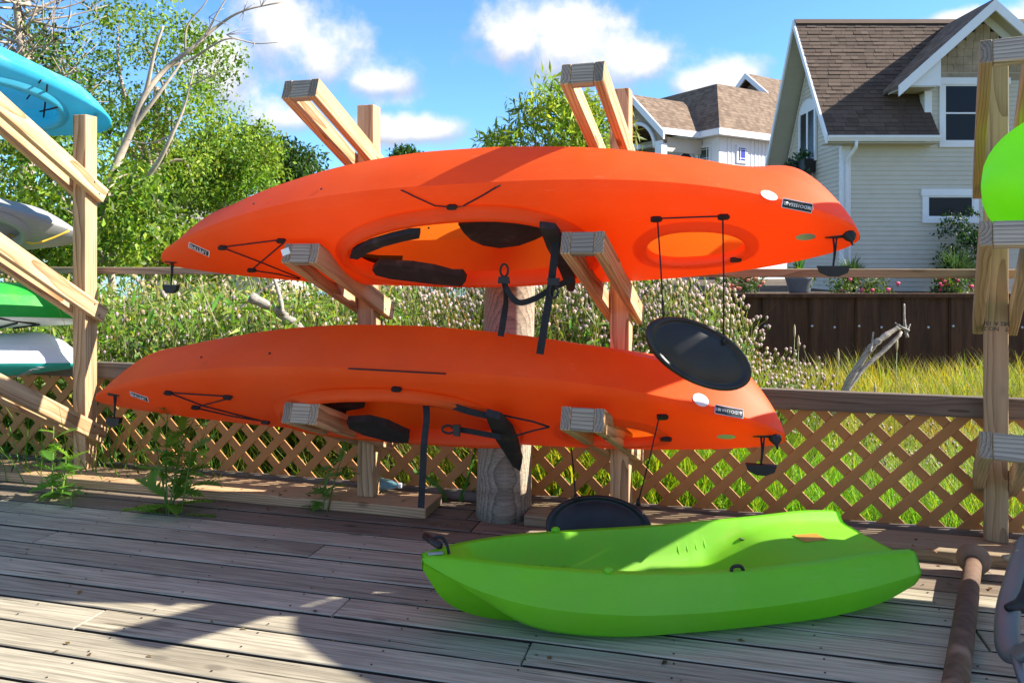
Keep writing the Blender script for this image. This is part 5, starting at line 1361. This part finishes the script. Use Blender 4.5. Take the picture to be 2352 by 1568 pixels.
def thistles(n, pxr, Yr, hr, leaf=12, heads=6):
    for k in range(4):
        tv, tf, tc_ = tmpl_thistle(k + heads * 10, heads, leaf); X, Y = place_px(n // 4, pxr, Yr); Z = gz(X, Y)
        h = rng.uniform(*hr, len(X)); sc = np.stack([h ** .5, h ** .5, h], -1)
        parts.append(scatter('t', tv, tf, tc_, np.stack([X, Y, Z], -1), rand_rot(len(X), .10), sc, np.clip(1 + rng.normal(0, .22, (len(X), 1)), .4, 1.7) * np.ones((1, 3)), None))
thistles(900, (-60, 900), (4.75, 8.5), (1.1, 1.66), 18, 2)
thistles(700, (860, 1540), (5.3, 9.0), (1.2, 1.75), 12, 8); thistles(450, (860, 1540), (5.3, 8.0), (.8, 1.45), 16, 5)
thistles(220, (1480, 1690), (5.2, 7.4), (1.1, 1.8), 12, 8)
thistles(180, (1620, 1880), (5.0, 7.6), (.8, 1.4), 12, 6)
thistles(120, (1850, 2400), (4.9, 7.5), (.75, 1.05), 10, 6)
def under(n, pxr, Yr, zr, size, base):                     # leafy undergrowth between the stems
    X, Y = place_px(n, pxr, Yr); Z = gz(X, Y) + rng.uniform(zr[0], zr[1], n)
    lv = LEAF_V if size > .07 else LANCE_V
    parts.append(scatter('u', LANCE_V, LEAF_F, ONE5, np.stack([X, Y, Z], -1), rand_rot(n, .8), size * rng.uniform(.6, 1.5, n), tint(n, base, .3, .2), None))
under(16000, (-80, 960), (4.7, 8.5), (.2, 1.42), .10, (.16, .28, .035)); under(6000, (-80, 960), (5.0, 8.5), (.7, 1.5), .08, (.34, .36, .12)); under(9000, (860, 1560), (5.2, 8.5), (.1, 1.25), .10, (.15, .27, .035))
V, T, C = merge(parts)
ob = new_obj('thistle_patch', np_mesh('thistle_patch', V, T, MT['grass_leaf'], C)); ob['kind'] = 'stuff'; ob['label'] = 'tangled thistles with pale lilac flower heads behind the fence'
# grass
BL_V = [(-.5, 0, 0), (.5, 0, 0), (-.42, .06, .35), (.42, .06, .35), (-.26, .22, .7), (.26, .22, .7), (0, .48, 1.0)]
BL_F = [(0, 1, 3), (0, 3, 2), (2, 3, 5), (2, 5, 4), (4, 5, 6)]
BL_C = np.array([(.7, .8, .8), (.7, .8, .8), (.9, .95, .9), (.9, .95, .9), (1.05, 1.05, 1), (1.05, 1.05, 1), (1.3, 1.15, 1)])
parts = []
def grass(n, pxr, Yr, hr, wr, base, power=1.0, tilt=.16):
    X, Y = place_px(n, pxr, Yr, power); Z = gz(X, Y) - .02; h = rng.uniform(*hr, n); w_ = rng.uniform(*wr, n)
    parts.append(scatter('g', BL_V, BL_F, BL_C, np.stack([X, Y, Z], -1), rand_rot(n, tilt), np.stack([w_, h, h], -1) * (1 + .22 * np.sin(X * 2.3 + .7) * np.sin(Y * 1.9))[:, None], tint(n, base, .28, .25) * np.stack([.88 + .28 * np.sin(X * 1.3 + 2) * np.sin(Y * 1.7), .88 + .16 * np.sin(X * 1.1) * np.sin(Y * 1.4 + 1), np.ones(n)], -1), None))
YG_ = (.29, .37, .035); YG2 = (.34, .34, .05); G3 = (.14, .26, .03)
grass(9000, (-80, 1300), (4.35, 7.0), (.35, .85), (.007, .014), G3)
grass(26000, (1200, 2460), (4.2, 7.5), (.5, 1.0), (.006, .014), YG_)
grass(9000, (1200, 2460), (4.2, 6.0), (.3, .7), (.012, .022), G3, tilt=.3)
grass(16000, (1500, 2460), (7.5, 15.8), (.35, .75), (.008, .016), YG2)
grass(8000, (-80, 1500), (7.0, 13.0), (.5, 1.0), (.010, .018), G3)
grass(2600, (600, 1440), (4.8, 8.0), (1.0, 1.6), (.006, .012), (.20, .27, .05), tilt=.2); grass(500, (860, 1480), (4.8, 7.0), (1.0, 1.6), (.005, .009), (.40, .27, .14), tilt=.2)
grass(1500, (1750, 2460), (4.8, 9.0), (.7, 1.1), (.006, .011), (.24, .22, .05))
V, T, C = merge(parts)
ob = new_obj('meadow_grass', np_mesh('meadow_grass', V, T, MT['grass_leaf'], C)); ob['kind'] = 'stuff'; ob['label'] = 'tall yellow green meadow grass behind the lattice fence'
# dead stalks on the left
parts = []; X, Y = place_px(420, (180, 900), (5.0, 8.0)); Z = gz(X, Y)
SV = [(-.004, 0, 0), (.004, 0, 0), (.003, .1, .5), (-.003, .1, .5), (.0012, .05, 1), (-.0012, .05, 1)]; SF = [(0, 1, 2), (0, 2, 3), (3, 2, 4), (3, 4, 5)]
parts.append(scatter('s', SV, SF, np.ones((6, 3)), np.stack([X, Y, Z], -1), rand_rot(420, .28), np.stack([np.full(420, 2.0), rng.uniform(.6, 1.6, 420), rng.uniform(.9, 1.7, 420)], -1), tint(420, (.34, .28, .20), .2, .1), None))
V, T, C = merge(parts); ob = new_obj('dead_stalks', np_mesh('dead_stalks', V, T, MT['grass_leaf'], C)); ob['kind'] = 'stuff'; ob['label'] = 'dry tan dead stalks among the thistles'

# timothy seed spikes
for k, (px, py, Y) in enumerate(((1368, 0, 0),) * 0 + ((2060, 770, 6.4), (1925, 800, 6.2), (1834, 770, 6.8), (1825, 745, 7.4), (2010, 880, 5.6))):
    top = at(px, py, Y); b_ = Vector((top.x - .05, top.y, float(gz(top.x, top.y))))
    r_ = thing('grass_spike', 'tall dry grass stem with a tan seed spike above the lower rail', 'grass stem', b_, 'seed spikes')
    tube_obj('stem', [b_, b_.lerp(top, .6), top - UP * .12], .003, MT['weedstem'], r_, seg=5)
    tube_obj('seed_head', [top - UP * .14, top - UP * .09, top - UP * .03, top], [.004, .010, .009, .002], plain('seed_tan%d' % k, (.52, .42, .24), .9, var=.3, nscale=80, bump=.5), r_, seg=8)

# driftwood
def drift(label, segs, Y, mat='drift', name='driftwood_branch'):
    pts0 = segs[0][0]; root = thing(name, label, 'branch', at(pts0[0][0], pts0[0][1], Y))
    parts = []
    for pts, r0, r1 in segs:
        P = curve_pts([at(x, y, Y) + Vector((0, .02 * i, 0)) for i, (x, y) in enumerate(pts)], 4 * len(pts)); n = len(P) - 1
        parts.append(tube(P, [.62 * (r0 + (r1 - r0) * i / n) * random.uniform(.82, 1.18) for i in range(n + 1)], 9))
    mobj('branch', *join(parts), MT[mat], root, root.matrix_basis.inverted(), smooth=True); return root
drift('grey forked driftwood branch leaning out of the grass before the steel wall', [([(1910, 960), (1950, 885), (2000, 808), (2040, 775), (2080, 752)], .052, .028), ([(1940, 905), (1985, 848), (2030, 812), (2072, 775), (2082, 765)], .032, .020), ([(2084, 775), (2081, 745), (2083, 698)], .018, .010), ([(1998, 808), (2006, 790), (2012, 763)], .016, .009), ([(2088, 760), (2070, 750), (2062, 742)], .02, .008), ([(2080, 768), (2094, 745)], .014, .006)], 5.6)
drift('sawn pale driftwood log sloping among the thistles', [([(574, 682), (620, 706), (660, 735), (700, 770), (760, 830)], .055, .045), ([(650, 722), (640, 680), (625, 640)], .028, .016)], 4.95)
drift('upright pale stick standing against the steel wall near the shrub', [([(1590, 830), (1593, 745), (1600, 660), (1603, 628)], .030, .020), ([(1601, 640), (1592, 622)], .014, .008), ([(1602, 640), (1610, 620)], .014, .008)], 7.4)
drift('thin upright stick beside the yellow green shrub', [([(1500, 830), (1502, 740), (1504, 620)], .016, .012)], 7.0)
drift('dry curved twig lying on top of the thistles by the left rack post', [([(520, 735), (570, 690), (630, 650), (720, 628)], .020, .010)], 5.2)

# weeds growing up through the deck
def lobed_leaf(L, seed):
    r = random.Random(seed); n = 7; V = [(0, 0, 0)]; Fs = []
    mid = []; lft = []; rgt = []
    for i in range(n + 1):
        t = i / n; mid.append((t * L, 0, -.25 * L * t * t)); 
    V = list(mid); 
    for sgn in (1, -1):
        base = len(V); 
        for i in range(n):
            t = (i + .5) / n; wd = L * .30 * math.sin(math.pi * min(1, t * .9 + .12)) * r.uniform(.8, 1.2)
            V.append((t * L + wd * .45, sgn * wd, -.25 * L * t * t + .05 * L)); V.append(((t + .45 / n) * L, sgn * wd * .32, -.25 * L * t * t + .01 * L))
        for i in range(n):
            a, b_ = i, i + 1; tip = base + 2 * i; val = base + 2 * i + 1
            f = [(a, tip, val), (a, val, b_)] if i else [(a, tip, val), (a, val, b_)]
            Fs += f if sgn < 0 else [q[::-1] for q in f]
            if i: Fs.append((a, base + 2 * i - 1, tip) if sgn < 0 else (a, tip, base + 2 * i - 1))
    return mk_mesh('leaf', V, Fs, MT['weed'], smooth=True)
LEAVES = [lobed_leaf(1.0, k) for k in range(4)]
def weed(label, px, base_py, top_py, nleaf, Lr, branches=1, lean=.02, name='deck_weed'):
    Y = CH * F / (base_py - HY); b_ = at(px, base_py, Y); b_.z = 0; h = CH + (HY - top_py) / F * Y
    root = thing(name, label, 'weed', b_, None)
    for q in range(branches):
        bb = b_ + Vector((random.uniform(-.05, .05) * (q > 0), random.uniform(-.02, .05) * (q > 0), 0)); hh_ = h * (1 if q == 0 else random.uniform(.5, .85))
        top = bb + Vector((lean + random.uniform(-.11, .11), random.uniform(-.05, .05), hh_)); P = curve_pts([bb - UP * .1, bb.lerp(top, .5) + Vector((random.uniform(-.015, .015), 0, 0)), top], 10)
        tube_obj('stem', P, [.0055 * (1 - .07 * i) for i in range(11)], MT['weedstem'], root, seg=6)
        for k in range(nleaf):
            t = (k + .6) / nleaf; p = P[1 + int(t * 9)]; a = random.uniform(0, 6.28); L = random.uniform(*Lr) * (1.1 - .4 * t)
            el_ = random.uniform(-.45, .6) + .5 * t
            M = Matrix.Translation(p) @ Matrix.Rotation(a, 4, 'Z') @ Matrix.Rotation(-el_, 4, 'Y') @ Matrix.Rotation(random.uniform(-.4, .4), 4, 'X') @ Matrix.Scale(L, 4)
            new_obj('leaf', LEAVES[k % 4], root, rel(root, M))
weed('tall prickly green weed growing up through the deck beside the sill plank', 385, 1180, 925, 10, (.09, .21), 6)
weed('small leafy weed growing at the foot of the left rack post', 118, 1140, 980, 9, (.10, .19), 3)
weed('low leafy weed spreading on the deck before the left rack post', 165, 1165, 1115, 8, (.06, .10), 1)
weed('thin dark weed growing before the lattice beside the sill plank', 742, 1172, 1015, 9, (.07, .14), 3)
# grass clump at the pile
gc = thing('grass_tuft', 'long green grass blades growing beside the timber pile', 'grass', fp(.32, .05, 0))
for k, pts in enumerate(([(1030, 1200), (1060, 1140), (1085, 1060), (1098, 990)], [(1035, 1200), (1060, 1150), (1090, 1120)], [(1250, 1160), (1265, 1090), (1300, 1045), (1360, 1035)], [(1230, 1150), (1236, 1080), (1255, 1010)], [(1260, 1160), (1300, 1100), (1320, 1160)], [(1040, 1195), (1010, 1120), (950, 1080)])):
    P = [at(x, y, 3.95) for x, y in pts]; ribbon('blade', P, .016, MT['weed'], gc, [U, Vector((.6, .6, .4))], th=.001)

parts = []
n = 260; sa = rng.uniform(-3.0, 3.6, n); da = np.where(rng.random(n) < .7, rng.normal(.16, .10, n), rng.uniform(.2, 2.0, n))
pz = np.where(np.abs(da) < .14, .0545, .0035)
pos = np.stack([P1.x + U.x * sa + NF.x * da, P1.y + U.y * sa + NF.y * da, pz], -1)
parts.append(scatter('l', LEAF_V, LEAF_F, ONE5, pos, rand_rot(n, .12), rng.uniform(.012, .035, n), tint(n, (.20, .13, .06), .4, .2), None))
V, T, C = merge(parts); ob = new_obj('leaf_litter', np_mesh('leaf_litter', V, T, MT['grass_leaf'], C)); ob['kind'] = 'stuff'; ob['label'] = 'dry brown leaf litter scattered along the fence base'

# ---- plants in the yard
def tuft(label, px, py_top, py_bot, rx, Y, base, n=420, group=None):
    b_ = at(px, py_bot, Y); b_.z = max(.5, b_.z) if Y > 16.1 else b_.z; h = (py_bot - py_top) / F * Y
    root = thing('ornamental_grass', label, 'ornamental grass', b_, group)
    a = rng.uniform(0, 6.28, n); out = rng.uniform(.3, 1.0, n); W = rx / F * Y
    V = []; T = []; C = []
    for k in range(n):
        dx_, dy_ = math.cos(a[k]), math.sin(a[k]); L = h * random.uniform(.75, 1.15); s = np.array([-dy_, dx_, 0]) * .012; o = len(V)
        for i, t in enumerate((0, .35, .7, 1)):
            p = np.array([b_.x + dx_ * W * out[k] * t ** 1.6 + dx_ * .08, b_.y + dy_ * W * out[k] * t ** 1.6, b_.z + L * (1.5 * t - .75 * t * t * (0.5 + out[k]))]); wd = (1, .9, .6, .05)[i]
            V += [p - s * wd, p + s * wd]
        for i in range(3): T += [(o + 2 * i, o + 2 * i + 1, o + 2 * i + 3), (o + 2 * i, o + 2 * i + 3, o + 2 * i + 2)]
    C = np.repeat(tint(n, base, .25, .15), 8, axis=0)
    new_obj('blades', np_mesh('blades', np.array(V), np.array(T), MT['grass_leaf'], C), root, root.matrix_basis.inverted())
BG = (.05, .10, .055)
tuft('arching blue green grass clump behind the grey planter pot', 1955, 580, 672, 70, 17.6, BG)
tuft('large blue green grass clump below the small wide window', 2195, 558, 672, 85, 17.4, BG, 520)
tuft('striped green grass clump above the coral rose bush', 1700, 590, 672, 60, 18.2, (.09, .13, .05))
tuft('dark feathery grass clump beside the yellow green shrub', 1520, 636, 676, 30, 17.5, BG, 240)
def rose(label, px, py, rx, ry, Y, flow, n=26, base=(.05, .10, .025)):
    c = at(px, py, Y); b_ = Vector((c.x, c.y, .5)); root = thing('rose_bush', label, 'bush', b_)
    cl = [(c.x + random.uniform(-1, 1) * rx / F * Y, c.y + random.uniform(-.3, .3), max(.6, c.z + random.uniform(-1, 1) * ry / F * Y), random.uniform(.12, .22)) for _ in range(26)]
    crown('foliage', cl, 1500, .07, base, MT['tree_leaf'], root, base2=(.09, .13, .03)); limbs(root, b_, cl, 8, .015, MT['bark'], 'stems')
    fm_ = plain('petal', flow, .6, var=.3, nscale=20)
    for _ in range(n):
        p = Vector((c.x + random.uniform(-1, 1) * rx / F * Y, c.y - random.uniform(.15, .4), max(.62, c.z + random.uniform(-.8, 1.1) * ry / F * Y))); r_ = random.uniform(.035, .065)
        V = []; Fs = []
        for ring, (rr, zz) in enumerate(((.2, -.5), (1, -.1), (.75, .35), (.35, .3))):
            for k in range(6): a = k * 1.047 + ring * .5; q = rr * r_ * (1 + .2 * math.sin(3 * a)); V.append(p + Vector((math.cos(a) * q, -zz * r_, math.sin(a) * q)))
        for i in range(3):
            for k in range(6): Fs.append((i * 6 + k, i * 6 + (k + 1) % 6, i * 6 + 6 + (k + 1) % 6, i * 6 + 6 + k))
        Fs.append(tuple(range(18, 24))); mobj('flower', V, Fs, fm_, root, root.matrix_basis.inverted(), smooth=True)
rose('coral flowered rose bush on the wall beside the striped grass', 1697, 645, 42, 24, 16.7, (.75, .20, .14), 24, (.07, .13, .03))
rose('pink flowered rose bush on the wall right of the grey pot', 1980, 658, 70, 16, 16.7, (.78, .10, .17), 9)
rose('magenta flowered rose bush on the wall below the big grass clump', 2185, 655, 55, 18, 16.7, (.70, .05, .13), 9)
pot = thing('planter_pot', 'grey planter pot with spiky and trailing lime leaves on the wall', 'planter', Vector((at(1836, 672, 16.8).x, 16.8, .5)))
V, Fs = lathe([(.19, 0), (.23, .1), (.29, .34), (.31, .38), (.30, .40), (.26, .39), (.25, .34)], 24, pot.matrix_basis.copy()); mobj('pot', V, Fs, plain('slate_pot', (.13, .14, .16), .5), pot, pot.matrix_basis.inverted(), smooth=True)
c = pot.location + UP * .45; crown('trailing_leaves', [(c.x + random.uniform(-.28, .28), c.y + random.uniform(-.2, .1), c.z + random.uniform(-.18, .12), .1) for _ in range(14)], 1600, .12, (.14, .24, .02), MT['tree_leaf'], pot)
parts = [tube([c, c + Vector((math.cos(a) * .25 * q, math.sin(a) * .2, .75 * q2))], [.010, .002], 4) for a, q, q2 in [(random.uniform(0, 6.28), random.uniform(.3, 1.3), random.uniform(.7, 1.05)) for _ in range(26)]]
mobj('spikes', *join(parts), MT['weed'], pot, pot.matrix_basis.inverted())
es = thing('evergreen_shrub', 'dark evergreen shrub standing under the small wide window', 'shrub', Vector((at(2235, 600, 18.3).x, 18.3, .5)))
cl = [(es.location.x + random.uniform(-.7, .7), 18.3 + random.uniform(-.3, .3), random.uniform(.9, 2.4), random.uniform(.2, .35)) for _ in range(34)]
crown('foliage', cl, 1000, .09, (.022, .06, .02), MT['tree_leaf'], es); limbs(es, es.location.copy(), cl, 8, .03, MT['bark'], 'stems')
crown('trailing_leaves', [(XC - .3 + random.uniform(-.12, .1), random.uniform(20.6, 21.8), random.uniform(3.45, 4.15), .16) for _ in range(26)], 1300, .10, (.06, .11, .09), MT['tree_leaf'], PB, base2=(.03, .09, .03))
